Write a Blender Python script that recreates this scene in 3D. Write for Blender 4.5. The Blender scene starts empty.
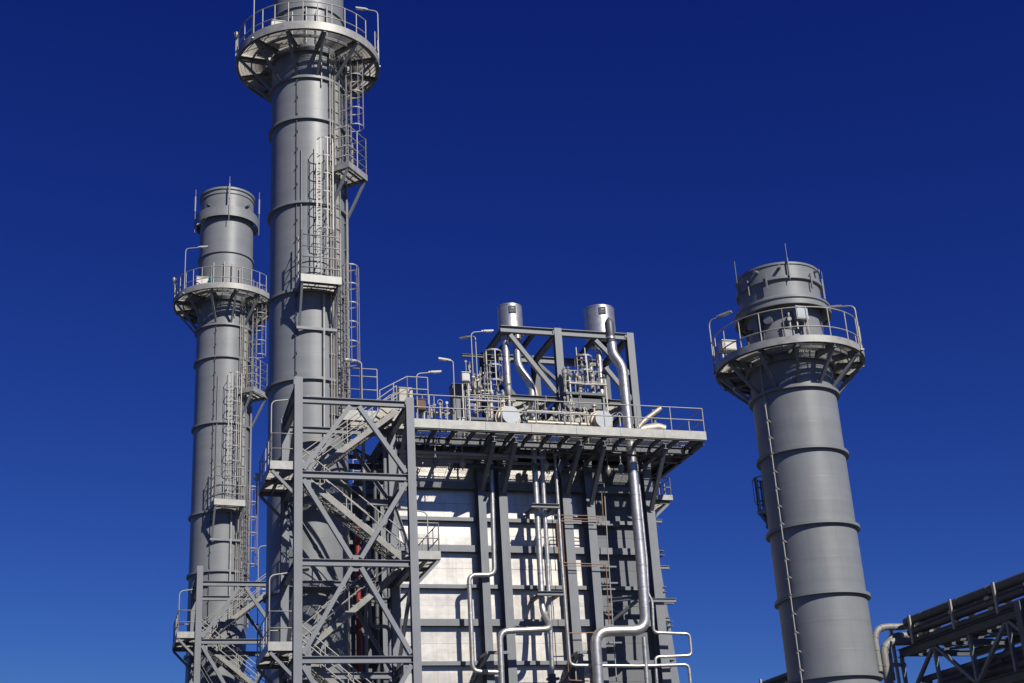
import bpy, math, random
from mathutils import Vector, Matrix
random.seed(7)
S = bpy.context.scene
COL = S.collection
R = math.radians

# ------------------------------------------------------------------ camera
cam_d = bpy.data.cameras.new("camera")
cam = bpy.data.objects.new("camera", cam_d)
COL.objects.link(cam)
S.camera = cam
cam_d.sensor_width = 36.0
cam_d.lens = 1400.0 / 1024.0 * 36.0
cam_d.clip_start = 0.1
cam_d.clip_end = 8000
YAW, PITCH, ROLL = R(17.8), R(22.4305), R(-3.4146)
_f = Vector((math.sin(YAW) * math.cos(PITCH), math.cos(YAW) * math.cos(PITCH), math.sin(PITCH)))
_r = Vector((math.cos(YAW), -math.sin(YAW), 0))
_u = _r.cross(_f)
_c, _s = math.cos(ROLL), math.sin(ROLL)
_r2, _u2 = _r * _c + _u * _s, _u * _c - _r * _s
M = Matrix((_r2, _u2, -_f)).transposed().to_4x4()
M.translation = Vector((0, 0, 1.7))
cam.matrix_world = M

# ------------------------------------------------------------------ light
SUN_AZ, SUN_EL = R(160.0), R(38.3)          # azimuth clockwise from +Y
sun_v = Vector((math.sin(SUN_AZ) * math.cos(SUN_EL), math.cos(SUN_AZ) * math.cos(SUN_EL), math.sin(SUN_EL)))
sl = bpy.data.lights.new("sun", 'SUN')
sl.energy = 5.0
sl.angle = R(0.5)
sl.color = (1.0, 0.95, 0.86)
so = bpy.data.objects.new("sun", sl)
COL.objects.link(so)
so.rotation_euler = sun_v.to_track_quat('Z', 'Y').to_euler()
so.location = sun_v * 200

SKY_GRADE = ((0.26, 1.80, 1.7), (0.278, 1.70, 3.9), (1.16, 1.08, 9.6))
W = bpy.data.worlds.new("World")
S.world = W
W.use_nodes = True
nt = W.node_tree
nt.nodes.clear()
sky = nt.nodes.new('ShaderNodeTexSky')
sky.sky_type = 'NISHITA'
sky.sun_disc = False
sky.sun_elevation = SUN_EL
sky.sun_rotation = SUN_AZ
sky.altitude = 1500
sky.air_density = 1.0
sky.dust_density = 0.0
sky.ozone_density = 6.0
sp = nt.nodes.new('ShaderNodeSeparateColor')
cb = nt.nodes.new('ShaderNodeCombineColor')
nt.links.new(sky.outputs[0], sp.inputs[0])
# a polarising filter deepens the whole sky: per channel gain and contrast
for ch, (gain, power, top) in zip(('Red', 'Green', 'Blue'), SKY_GRADE):
    pw = nt.nodes.new('ShaderNodeMath')
    pw.operation = 'POWER'
    pw.inputs[1].default_value = power
    mu = nt.nodes.new('ShaderNodeMath')
    mu.operation = 'MULTIPLY'
    mu.inputs[1].default_value = gain
    nt.links.new(sp.outputs[ch], pw.inputs[0])
    nt.links.new(pw.outputs[0], mu.inputs[0])
    mn = nt.nodes.new('ShaderNodeMath')
    mn.operation = 'SMOOTH_MIN'
    mn.inputs[1].default_value = top
    mn.inputs[2].default_value = top * 0.25
    nt.links.new(mu.outputs[0], mn.inputs[0])
    nt.links.new(mn.outputs[0], cb.inputs[ch])
bg = nt.nodes.new('ShaderNodeBackground')
bg.inputs['Strength'].default_value = 0.05
wo = nt.nodes.new('ShaderNodeOutputWorld')
nt.links.new(cb.outputs[0], bg.inputs['Color'])
nt.links.new(bg.outputs[0], wo.inputs['Surface'])

S.view_settings.view_transform = 'Standard'
S.view_settings.look = 'None'
S.view_settings.exposure = 0.0
S.view_settings.gamma = 1.0
S.render.filter_size = 1.8
S.render.engine = 'CYCLES'
S.cycles.max_bounces = 6
S.cycles.transparent_max_bounces = 16


# ------------------------------------------------------------------ materials
def mat(name, base, rough=0.5, metal=0.0, var=0.12, scale=1.5, streak=0.0, dark=None, bump=0.0, spec=0.5, band=0.0, fine=0.05):
    m = bpy.data.materials.new(name)
    m.use_nodes = True
    t = m.node_tree
    b = t.nodes['Principled BSDF']
    N, L = t.nodes.new, t.links.new
    tc = N('ShaderNodeTexCoord')
    n1 = N('ShaderNodeTexNoise')
    n1.inputs['Scale'].default_value = scale
    n1.inputs['Detail'].default_value = 6
    n1.inputs['Roughness'].default_value = 0.65
    L(tc.outputs['Object'], n1.inputs['Vector'])
    mix = N('ShaderNodeMix')
    mix.data_type = 'RGBA'
    lo = tuple(c * (1 - var) for c in base)
    hi = tuple(min(1, c * (1 + var)) for c in base)
    mix.inputs['A'].default_value = (*lo, 1)
    mix.inputs['B'].default_value = (*hi, 1)
    mr = N('ShaderNodeMapRange')
    mr.inputs['From Min'].default_value = 0.3
    mr.inputs['From Max'].default_value = 0.7
    L(n1.outputs['Fac'], mr.inputs['Value'])
    L(mr.outputs['Result'], mix.inputs['Factor'])
    out = mix.outputs['Result']
    if streak > 0:                       # rain streaks and grime running down the surface
        mp = N('ShaderNodeMapping')
        mp.inputs['Scale'].default_value = (5.0, 5.0, 0.22)
        L(tc.outputs['Object'], mp.inputs['Vector'])
        n2 = N('ShaderNodeTexNoise')
        n2.inputs['Scale'].default_value = 1.6
        n2.inputs['Detail'].default_value = 5
        L(mp.outputs[0], n2.inputs['Vector'])
        r2 = N('ShaderNodeMapRange')
        r2.inputs['From Min'].default_value = 0.50
        r2.inputs['From Max'].default_value = 0.78
        r2.inputs['To Max'].default_value = streak
        L(n2.outputs['Fac'], r2.inputs['Value'])
        m2 = N('ShaderNodeMix')
        m2.data_type = 'RGBA'
        m2.inputs['B'].default_value = (*(dark or tuple(c * 0.45 for c in base)), 1)
        L(out, m2.inputs['A'])
        L(r2.outputs['Result'], m2.inputs['Factor'])
        out = m2.outputs['Result']
    if band > 0:                         # rolled courses of plate differ a little in tone
        mp = N('ShaderNodeMapping')
        mp.inputs['Scale'].default_value = (0.06, 0.06, 1.5)
        L(tc.outputs['Object'], mp.inputs['Vector'])
        n4 = N('ShaderNodeTexNoise')
        n4.inputs['Scale'].default_value = 1.0
        n4.inputs['Detail'].default_value = 4
        n4.inputs['Roughness'].default_value = 0.7
        L(mp.outputs[0], n4.inputs['Vector'])
        r4 = N('ShaderNodeMapRange')
        r4.inputs['From Min'].default_value = 0.35
        r4.inputs['From Max'].default_value = 0.65
        r4.inputs['To Min'].default_value = 1 - band
        r4.inputs['To Max'].default_value = 1 + band
        L(n4.outputs['Fac'], r4.inputs['Value'])
        m4 = N('ShaderNodeMix')
        m4.data_type = 'RGBA'
        m4.blend_type = 'MULTIPLY'
        m4.inputs['Factor'].default_value = 1.0
        L(out, m4.inputs['A'])
        L(r4.outputs['Result'], m4.inputs['B'])
        out = m4.outputs['Result']
    L(out, b.inputs['Base Color'])
    rr = N('ShaderNodeMapRange')
    rr.inputs['To Min'].default_value = max(0.05, rough - 0.08)
    rr.inputs['To Max'].default_value = min(1, rough + 0.1)
    L(n1.outputs['Fac'], rr.inputs['Value'])
    L(rr.outputs['Result'], b.inputs['Roughness'])
    b.inputs['Metallic'].default_value = metal
    b.inputs['Specular IOR Level'].default_value = spec
    if bump > 0:
        bp = N('ShaderNodeBump')
        bp.inputs['Strength'].default_value = bump
        bp.inputs['Distance'].default_value = fine
        n3 = N('ShaderNodeTexNoise')
        n3.inputs['Scale'].default_value = scale * 1.7
        n3.inputs['Detail'].default_value = 3
        L(tc.outputs['Object'], n3.inputs['Vector'])
        L(n3.outputs['Fac'], bp.inputs['Height'])
        L(bp.outputs[0], b.inputs['Normal'])
    return m


M_STACK = mat("grey_stack_paint", (0.205, 0.218, 0.228), 0.44, 0.0, 0.07, 0.7, 0.18, (0.13, 0.115, 0.10), bump=0.03, fine=0.1, band=0.07)
M_STEEL = mat("grey_steel_paint", (0.185, 0.20, 0.22), 0.5, 0.0, 0.10, 1.2, 0.20)
M_DARK = mat("dark_and_shaded_steel", (0.085, 0.095, 0.11), 0.5, 0.0, 0.15, 1.4, 0.2)  # dark steel; on the rear roof columns its darkness stands for shade
M_GALV = mat("galvanised_steel", (0.36, 0.35, 0.325), 0.5, 0.25, 0.12, 4.0, 0.18, (0.28, 0.22, 0.16))
M_TOE = mat("galvanised_plate", (0.34, 0.34, 0.325), 0.5, 0.2, 0.22, 3.2, 0.45, (0.30, 0.26, 0.21))
M_ALU = mat("aluminium_jacket", (0.56, 0.55, 0.53), 0.40, 0.8, 0.14, 2.6, 0.38, (0.30, 0.25, 0.20), bump=0.18, fine=0.04)
M_CREAM = mat("weathered_jacket", (0.46, 0.42, 0.35), 0.5, 0.35, 0.16, 2.0, 0.45, (0.30, 0.20, 0.12), bump=0.08)
M_CLAD = mat("bare_cladding", (0.58, 0.555, 0.515), 0.38, 0.62, 0.13, 0.8, 0.45, (0.42, 0.33, 0.24), bump=0.16, fine=0.06, band=0.08)
M_GREYCLAD = mat("grey_cladding", (0.14, 0.15, 0.165), 0.55, 0.0, 0.10, 1.0, 0.18)
M_COPPER = mat("copper_tube", (0.27, 0.15, 0.09), 0.45, 0.3, 0.2, 3.0)
M_RED = mat("red_fire_main", (0.26, 0.03, 0.02), 0.5, 0.0, 0.15, 2.0)
M_WHITE = mat("white_enclosure", (0.56, 0.55, 0.52), 0.5, 0.0, 0.06, 3.0, 0.1)
M_TAN = mat("cream_enclosure", (0.46, 0.43, 0.37), 0.55, 0.0, 0.08, 2.0, 0.2)
M_RUST = mat("rusty_steel", (0.15, 0.085, 0.05), 0.7, 0.0, 0.3, 5.0)
M_PIPE = mat("dark_pipe_jacket", (0.10, 0.105, 0.115), 0.5, 0.3, 0.15, 1.5, 0.2)
M_BLUE = mat("pale_cap", (0.26, 0.28, 0.30), 0.4, 0.4, 0.06, 3.0)
M_BLACK = mat("black_plate", (0.03, 0.03, 0.035), 0.6, 0.0, 0.1, 3.0)
M_TEAL = mat("teal_valve", (0.03, 0.22, 0.20), 0.5, 0.0, 0.1, 3.0)
M_GRATE = mat("floor_grating", (0.44, 0.425, 0.385), 0.55, 0.1, 0.12, 2.0)
M_STRINGER = mat("stair_plate", (0.255, 0.25, 0.235), 0.55, 0.1, 0.22, 3.0, 0.4)
M_TREAD = mat("tread_grating", (0.30, 0.29, 0.27), 0.55, 0.1, 0.12, 2.0)
M_GROUND = mat("dark_gravel_ground", (0.05, 0.047, 0.042), 0.9, 0.0, 0.25, 0.4)
M_GLASS = mat("lamp_lens", (0.75, 0.75, 0.72), 0.25, 0.0, 0.03, 3.0)


# ------------------------------------------------------------------ mesh helper
class MB:
    def __init__(self):
        self.v, self.f, self.sm = [], [], []

    def add(self, vs, fs, smooth=False):
        o = len(self.v)
        self.v += [tuple(p) for p in vs]
        for f in fs:
            self.f.append([i + o for i in f])
            self.sm.append(smooth)
        return self

    def box(self, a, b):
        (x0, y0, z0), (x1, y1, z1) = a, b
        vs = [(x0, y0, z0), (x1, y0, z0), (x1, y1, z0), (x0, y1, z0), (x0, y0, z1), (x1, y0, z1), (x1, y1, z1), (x0, y1, z1)]
        return self.add(vs, [(3, 2, 1, 0), (4, 5, 6, 7), (0, 1, 5, 4), (1, 2, 6, 5), (2, 3, 7, 6), (3, 0, 4, 7)])

    def frame(self, p0, p1, up):
        p0, p1 = Vector(p0), Vector(p1)
        d = (p1 - p0).normalized()
        up = Vector(up)
        if abs(d.dot(up)) > 0.98:
            up = Vector((0, 1, 0)) if abs(d.y) < 0.9 else Vector((1, 0, 0))
        s = d.cross(up).normalized()
        u = s.cross(d).normalized()
        return p0, p1, s, u

    def bar(self, p0, p1, w, h, up=(0, 0, 1)):
        p0, p1, s, u = self.frame(p0, p1, up)
        vs = []
        for p in (p0, p1):
            for a, b in ((-1, -1), (1, -1), (1, 1), (-1, 1)):
                vs.append(p + s * (a * w / 2) + u * (b * h / 2))
        return self.add(vs, [(0, 1, 2, 3)[::-1], (4, 5, 6, 7)[::-1][::-1], (0, 4, 5, 1)[::-1], (1, 5, 6, 2)[::-1], (2, 6, 7, 3)[::-1], (3, 7, 4, 0)[::-1]])

    def ibeam(self, p0, p1, w, h, up=(0, 0, 1), t=None):
        """rolled I section: two flanges and a web; h runs along up"""
        p0, p1, s, u = self.frame(p0, p1, up)
        t = t or max(0.018, h * 0.09)
        self.bar(p0 + u * (h / 2 - t / 2), p1 + u * (h / 2 - t / 2), w, t, u)
        self.bar(p0 - u * (h / 2 - t / 2), p1 - u * (h / 2 - t / 2), w, t, u)
        self.bar(p0, p1, t, h - 2 * t, u)
        return self

    def angle(self, p0, p1, w, up=(0, 0, 1), t=0.022):
        p0, p1, s, u = self.frame(p0, p1, up)
        self.bar(p0 + u * (w / 2), p1 + u * (w / 2), w, t, u)
        self.bar(p0 + s * (w / 2 - t / 2) - u * (t / 2), p1 + s * (w / 2 - t / 2) - u * (t / 2), t, w - t, u)
        return self

    def tube(self, pts, r, n=8, cap=True, closed=False, smooth=True):
        pts = [Vector(p) for p in pts]
        k = len(pts)
        rs = r if isinstance(r, (list, tuple)) else [r] * k
        rings = []
        prev = None
        for i, p in enumerate(pts):
            if closed:
                d = (pts[(i + 1) % k] - pts[i - 1]).normalized()
            else:
                a = pts[max(i - 1, 0)]
                b = pts[min(i + 1, k - 1)]
                d = (b - a)
                d = d.normalized() if d.length > 1e-7 else Vector((0, 0, 1))
            if prev is None:
                q = Vector((0, 0, 1)) if abs(d.z) < 0.9 else Vector((1, 0, 0))
                s = d.cross(q).normalized()
            else:
                s = (prev - d * prev.dot(d)).normalized()
            prev = s
            u = d.cross(s)
            rings.append([p + (s * math.cos(2 * math.pi * j / n) + u * math.sin(2 * math.pi * j / n)) * rs[i] for j in range(n)])
        vs = [v for rg in rings for v in rg]
        fs = []
        for i in range(k if closed else k - 1):
            a, b = i * n, ((i + 1) % k) * n
            for j in range(n):
                fs.append((a + j, a + (j + 1) % n, b + (j + 1) % n, b + j))
        self.add(vs, fs, smooth and n > 5)
        if cap and not closed:
            self.add(rings[0], [tuple(range(n))[::-1]])
            self.add(rings[-1], [tuple(range(n))])
        return self

    def lathe(self, c, prof, n=64, smooth=True, a0=0.0, a1=2 * math.pi):
        """prof: list of (radius, z)"""
        full = abs(a1 - a0 - 2 * math.pi) < 1e-6
        m = n if full else n + 1
        for (ra, za), (rb, zb) in zip(prof[:-1], prof[1:]):
            vs = []
            for i in range(m):
                a = a0 + (a1 - a0) * i / n
                ca, sa = math.cos(a), math.sin(a)
                vs.append((c[0] + ra * ca, c[1] + ra * sa, za))
                vs.append((c[0] + rb * ca, c[1] + rb * sa, zb))
            fs = []
            for i in range(n):
                j = (i + 1) % m
                fs.append((2 * i, 2 * j, 2 * j + 1, 2 * i + 1))
            self.add(vs, fs, smooth)
        return self

    def build(self, name, m, parent=None, origin=None):
        """one mesh object; under a parent the vertices are stored relative to the thing's base"""
        if parent is not None:
            root = parent
            while root.parent is not None:
                root = root.parent
            org = Vector(root.location)
        else:
            org = Vector(origin or (0, 0, 0))
        me = bpy.data.meshes.new(name)
        me.from_pydata([tuple(Vector(p) - org) for p in self.v], [], self.f)
        me.materials.append(m)
        me.polygons.foreach_set('use_smooth', self.sm)
        me.update()
        o = bpy.data.objects.new(name, me)
        COL.objects.link(o)
        if parent is not None:
            o.parent = parent
        else:
            o.location = org
        return o


def tag(o, label, cat, group=None, kind=None):
    if label:
        o['label'] = label
    if cat:
        o['category'] = cat
    if group:
        o['group'] = group
    if kind:
        o['kind'] = kind
    return o


def thing(name, loc, label, cat, group=None):
    o = bpy.data.objects.new(name, None)
    o.empty_display_size = 0.3
    COL.objects.link(o)
    o.location = loc
    return tag(o, label, cat, group)


def piece(src, name, parent, delta):
    """a copy that shares the mesh of an alike piece"""
    o = src.copy()
    o.name = name
    COL.objects.link(o)
    o.parent = parent
    o.location = Vector(src.location) + Vector(delta)
    return o


def fillet(pts, rad, n=6):
    """round the corners of a polyline into pipe bends"""
    pts = [Vector(p) for p in pts]
    out = [pts[0]]
    for i in range(1, len(pts) - 1):
        a, p, b = pts[i - 1], pts[i], pts[i + 1]
        u, v = (a - p), (b - p)
        k = min(rad, u.length * 0.48, v.length * 0.48)
        u.normalize()
        v.normalize()
        if u.dot(v) < -0.995:
            out.append(p)
            continue
        q0, q1 = p + u * k, p + v * k
        for j in range(n + 1):
            t = j / n
            out.append(q0 * (1 - t) ** 2 + p * 2 * t * (1 - t) + q1 * t ** 2)
    out.append(pts[-1])
    return out


def pipe_mesh(pts, r, bend=None, n=14, bands=1.3, band_w=0.05, proud=0.012):
    mb = MB()
    q = fillet(pts, bend or r * 3.0)
    mb.tube(q, r, n)
    if bands:                                        # jacket joints
        run = 0.4
        for a, b in zip(q[:-1], q[1:]):
            L = (b - a).length
            d = (b - a).normalized() if L > 1e-6 else None
            while d is not None and run < L:
                p = a + d * run
                mb.tube([p - d * band_w / 2, p + d * band_w / 2], r + proud, n)
                run += bands * random.uniform(0.8, 1.2)
            run -= L
    return mb


def bar_grating(q, u0, u1, v0, v1, pitch=0.05, dep=0.038, th=0.006, cross=0.45):
    """open bar grating: bars run along u, q(u, v, dz) gives a point in space"""
    mb = MB()
    n = max(2, int((v1 - v0) / pitch))
    for k in range(n + 1):
        v = v0 + (v1 - v0) * k / n
        a, b = v - th / 2, v + th / 2
        vs = [q(u0, a, 0), q(u1, a, 0), q(u1, b, 0), q(u0, b, 0), q(u0, a, -dep), q(u1, a, -dep), q(u1, b, -dep), q(u0, b, -dep)]
        mb.add(vs, [(0, 1, 2, 3), (7, 6, 5, 4), (4, 5, 1, 0), (6, 7, 3, 2)])
    m = max(1, round((u1 - u0) / cross))
    for k in range(m + 1):
        u = u0 + (u1 - u0) * k / m
        mb.bar(q(u, v0, -dep * 0.6), q(u, v1, -dep * 0.6), 0.012, dep * 1.1)
    return mb


def rect_grating(x0, x1, y0, y1, z, along='x', **k):
    if along == 'x':
        return bar_grating(lambda u, v, d: Vector((u, v, z + d)), x0, x1, y0, y1, **k)
    return bar_grating(lambda u, v, d: Vector((v, u, z + d)), y0, y1, x0, x1, **k)


def arc_grating(c, r0, r1, a0, a1, z, pitch=0.05, dep=0.04, th=0.007):
    """ring sector of bar grating: deep bars run outward, thin rods tie them"""
    mb = MB()
    n = max(2, int(abs(a1 - a0) * r1 / pitch))
    for k in range(n + 1):
        a = a0 + (a1 - a0) * k / n
        ra = r0 if k % 2 == 0 else r0 + (r1 - r0) * 0.12
        mb.bar((c[0] + ra * math.cos(a), c[1] + ra * math.sin(a), z - dep / 2), (c[0] + r1 * math.cos(a), c[1] + r1 * math.sin(a), z - dep / 2), th, dep)
    m = int((r1 - r0) / 0.16)
    for k in range(m + 1):
        r = r0 + (r1 - r0) * k / m
        p = [(c[0] + r * math.cos(a0 + (a1 - a0) * i / 5), c[1] + r * math.sin(a0 + (a1 - a0) * i / 5), z - 0.01) for i in range(6)]
        for u, v in zip(p[:-1], p[1:]):
            mb.bar(u, v, 0.009, 0.014)
    return mb


def rail_mesh(pts, h=1.1, posts=1.5, r=0.024, mids=(0.55,), closed=False):
    mb = MB()
    P = [Vector(p) for p in pts]
    if closed:
        P = P + [P[0]]
    for z in list(mids) + [h]:
        mb.tube([p + Vector((0, 0, z)) for p in P], r, 6)
    for a, b in zip(P[:-1], P[1:]):
        L = (b - a).length
        k = max(1, round(L / posts))
        for i in range(k + 1):
            p = a + (b - a) * (i / k)
            mb.tube([p + Vector((0, 0, -0.12)), p + Vector((0, 0, h))], r * 1.05, 6)
    return mb


# ------------------------------------------------------------------ lamps
def lamp(base, h, arm, label, group, r=0.028):
    """gooseneck lamp: straight post, curved arm, flat head; arm is a horizontal vector"""
    t = thing('lamp_post', base, label, 'lamp post', group)
    b = Vector(base)
    a = Vector(arm)
    top = b + Vector((0, 0, h))
    L = a.length
    MB().tube(fillet([b, top, top + a * 0.75 + Vector((0, 0, 0.10 * L))], 0.22), r, 8).build('post', M_GALV, t)
    d = a.normalized()
    e = top + a * 0.72 + Vector((0, 0, 0.12 * L))
    hd = MB()
    hd.bar(e, e + d * 0.48 + Vector((0, 0, 0.05)), 0.16, 0.075)
    hd.bar(e - d * 0.1, e + d * 0.02, 0.08, 0.07)
    h_ = hd.build('lamp_head', M_GALV, t)
    MB().bar(e + d * 0.12 + Vector((0, 0, -0.036)), e + d * 0.44 + Vector((0, 0, 0.002)), 0.12, 0.024).build('lens', M_GLASS, h_)
    MB().box((b.x - 0.07, b.y - 0.07, b.z), (b.x + 0.07, b.y + 0.07, b.z + 0.06)).build('base_plate', M_GALV, t)
    return t


def cabinet(c, size, m, label, name='junction_box', legs=0.0, cat='junction box', group=None):
    t = thing(name, c, label, cat, group)
    x, y, z = c
    w, d, h = size
    z0 = z + legs
    MB().box((x - w / 2, y - d / 2, z0), (x + w / 2, y + d / 2, z0 + h)).build('enclosure', m, t)
    MB().box((x - w / 2 + 0.03, y - d / 2 - 0.02, z0 + 0.03), (x + w / 2 - 0.03, y - d / 2 - 0.002, z0 + h - 0.03)).build('door', m, t)
    MB().box((x - w / 2 - 0.03, y - d / 2 - 0.05, z0 + h), (x + w / 2 + 0.03, y + d / 2 + 0.03, z0 + h + 0.03)).build('rain_hood', m, t)
    if legs:
        for s in (-1, 1):
            MB().bar((x + s * w * 0.4, y, z), (x + s * w * 0.4, y, z0), 0.05, 0.05).build('leg', M_GALV, t)
    return t


# ================================================================== ground
def ground():
    mb = MB()
    mb.add([(-3000, -3000, 0), (3000, -3000, 0), (3000, 3000, 0), (-3000, 3000, 0)], [(0, 1, 2, 3)])
    tag(mb.build('ground', M_GROUND), None, None, kind='structure')


# ================================================================== chimneys
class Polar:
    """cylindrical coordinates round a chimney: angle 0 faces the viewpoint, positive to its right"""
    def __init__(s, cx, cy):
        s.c = Vector((cx, cy, 0))
        D = math.hypot(cx, cy)
        s.d = Vector((-cx / D, -cy / D, 0))
        s.e = Vector((cy / D, -cx / D, 0))

    def dir(s, deg):
        a = R(deg)
        return s.d * math.cos(a) + s.e * math.sin(a)

    def tan(s, deg):
        a = R(deg)
        return s.e * math.cos(a) - s.d * math.sin(a)

    def p(s, deg, rad, z):
        q = s.c + s.dir(deg) * rad
        return Vector((q.x, q.y, z))


def arc(P, rad, z, a0, a1, n):
    return [P.p(a0 + (a1 - a0) * i / n, rad, z) for i in range(n + 1)]


def caged_ladder(root, P, deg, rad, z0, z1, cage0, w=0.45, depth=0.72, m=M_GALV):
    """ladder standing off a chimney at angle deg; hoops start at cage0"""
    c, t, o = P.p(deg, rad, 0), P.tan(deg), P.dir(deg)
    mb = MB()
    Z = Vector((0, 0, 1))
    for s in (-1, 1):
        a = c + t * (s * w / 2)
        mb.bar(a + Z * z0, a + Z * (z1 + 1.1), 0.03, 0.06, o)
        z = z0 + 0.8
        while z < z1:
            mb.bar(a + Z * z, a - o * 0.3 + Z * z, 0.05, 0.05)
            z += 2.4
    z = z0 + 0.15
    while z < z1 + 0.1:
        mb.tube([c - t * (w / 2) + Z * z, c + t * (w / 2) + Z * z], 0.014, 5)
        z += 0.3
    lad = mb.build('ladder', m, root)
    cg = MB()
    R_ = 0.38
    ctr = c + o * 0.36

    def hoop(z):
        pts = [c - t * (w / 2)]
        for k in range(11):
            a = R(-200 + 220 * k / 10)
            pts.append(ctr + t * (R_ * math.cos(a)) * (-1) * -1 + o * (-R_ * math.sin(a)))
        pts.append(c + t * (w / 2))
        pts = [pts[0]] + sorted(pts[1:-1], key=lambda q: (q - c).dot(t)) + [pts[-1]]
        return [q + Z * z for q in pts]
    z = cage0
    ks = []
    while z <= z1 + 1.05:
        ks.append(z)
        z += 0.9
    for z in ks:
        h = [c - t * (w / 2), ctr - t * R_, ctr - t * (R_ * 0.72) + o * (R_ * 0.70), ctr + o * R_,
             ctr + t * (R_ * 0.72) + o * (R_ * 0.70), ctr + t * R_, c + t * (w / 2)]
        h = fillet(h, 0.16, 3)
        for a, b in zip(h[:-1], h[1:]):
            cg.bar(a + Z * z, b + Z * z, 0.014, 0.05)
    for q in (ctr - t * R_, ctr - t * (R_ * 0.72) + o * (R_ * 0.70), ctr + o * R_, ctr + t * (R_ * 0.72) + o * (R_ * 0.70), ctr + t * R_):
        cg.bar(q + Z * ks[0], q + Z * ks[-1], 0.032, 0.012, o)
    cg.build('cage', m, lad)
    return lad


def ring_platform(root, P, r, Ro, zt, zb, zbrace, nb, phase, post_every=11.25, gap=None, white=False):
    """round service platform of a chimney"""
    pf = MB()
    pf.lathe(P.c, [(Ro, zb), (Ro, zt), (Ro - 0.025, zt), (Ro - 0.025, zb), (Ro, zb)], 72)
    pl = pf.build('platform', M_TOE, root)
    base = math.atan2(P.d.y, P.d.x)
    sg = -1                                            # positive platform angle turns clockwise from above
    step = 360 / nb
    zf = zb + (zt - zb) * 0.42
    for k in range(nb):
        a = phase + k * step
        a0, a1 = base + sg * R(a + step - 0.6), base + sg * R(a + 0.6)
        arc_grating(P.c, r + 0.09, Ro - 0.05, a0, a1, zf).build('floor_panel', M_GRATE, pl)
        bm = MB()
        bm.ibeam(P.p(a, r + 0.02, zf - 0.13), P.p(a, Ro - 0.03, zf - 0.13), 0.14, 0.24)
        bm.bar(P.p(a, Ro - 0.16, zf - 0.22), P.p(a, r + 0.05, zbrace + 0.05), 0.11, 0.11)
        bm.build('bracket', M_STEEL if not white else M_GALV, pl)
    ib = MB()
    mid = (r + Ro) / 2 + 0.1
    ib.lathe(P.c, [(mid, zf - 0.16), (mid, zf - 0.02), (mid + 0.06, zf - 0.02), (mid + 0.06, zf - 0.16), (mid, zf - 0.16)], 48)
    ib.lathe(P.c, [(r + 0.03, zf - 0.28), (r + 0.16, zf - 0.28), (r + 0.16, zf + 0.02), (r + 0.03, zf + 0.02)], 48)
    ib.lathe(P.c, [(Ro - 0.03, zb - 0.02), (Ro - 0.12, zb - 0.02), (Ro - 0.12, zb + 0.06), (Ro - 0.03, zb + 0.06)], 72)
    ib.build('ring_beam', M_STEEL, pl)
    rb = MB()
    rr = Ro - 0.05
    a_s = (gap[1] if gap else 0)
    a_e = (gap[0] + 360 if gap else 360)
    n = 64
    for z in (0.45, 0.80, 1.18):
        if z == 0.80 and True:
            continue
        rb.tube(arc(P, rr, zt - 0.1 + z, a_s, a_e, n), 0.008 + 0.0055 * Ro, 6, closed=False)
    k = round((a_e - a_s) / post_every)
    for i in range(k + 1):
        a = a_s + (a_e - a_s) * i / k
        rb.tube([P.p(a, rr, zb), P.p(a, rr, zt + 1.08)], 0.008 + 0.0058 * Ro, 6)
    rb.build('railing', M_GALV, pl)
    return pl


def rest_platform(root, P, deg, r, depth, width, zt, zb, rail_h, zbrace, rails, sides=(1, 1), foot=True):
    """small flat ladder landing hung on the shaft"""
    c, t, o = P.p(deg, 0, 0), P.tan(deg), P.dir(deg)
    Z = Vector((0, 0, 1))
    def q(a, b, z):
        return c + o * a + t * b + Z * z
    hw = width / 2
    ro = r + depth
    mb = MB()
    th = 0.02
    mb.bar(q(ro, -hw, (zt + zb) / 2), q(ro, hw, (zt + zb) / 2), th, zt - zb)
    for s in (-1, 1):
        mb.bar(q(r - 0.1, s * hw, (zt + zb) / 2), q(ro - 0.012, s * hw, (zt + zb) / 2), th, zt - zb)
    pl = mb.build('rest_platform', M_TOE, root)
    zf = zb + 0.14
    f = bar_grating(lambda u, v, d: q(v, u, zf + d), -hw + 0.03, hw - 0.03, r + 0.03, ro - 0.04)
    f.build('floor_panel', M_GRATE, pl)
    b = MB()
    for s in (-0.92, 0.92):
        b.ibeam(q(r - 0.15, s * hw, zf - 0.1), q(ro - 0.03, s * hw, zf - 0.1), 0.10, 0.16)
        b.bar(q(ro - 0.1, s * hw, zf - 0.15), q(r - 0.02, s * hw * 0.92, zbrace), 0.10, 0.10)
    for a in (0.35, 0.7):
        b.bar(q(r + depth * a, -hw, zf - 0.06), q(r + depth * a, hw, zf - 0.06), 0.07, 0.08)
    if foot:
        b.bar(q(r + 0.06, -hw, zbrace), q(r + 0.06, hw, zbrace), 0.10, 0.12)
    b.build('bracket', M_STEEL, pl)
    rl = MB()
    rr = ro - 0.04
    pts = [q(r + 0.25, -hw + 0.03, 0)] if sides[0] else []
    pts += [q(rr, -hw + 0.03, 0), q(rr, hw - 0.03, 0)]
    pts += [q(r + 0.25, hw - 0.03, 0)] if sides[1] else []
    for z in rails:
        rl.tube([p + Z * (zt - 0.1 + z) for p in pts], 0.026, 6)
    for a, b_ in zip(pts[:-1], pts[1:]):
        kk = max(1, round((b_ - a).length / 0.75))
        for i in range(kk + 1):
            p = a + (b_ - a) * (i / kk)
            rl.tube([p + Z * zb, p + Z * (zt - 0.1 + rail_h)], 0.028, 6)
    rl.build('railing', M_GALV, pl)
    return pl


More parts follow.
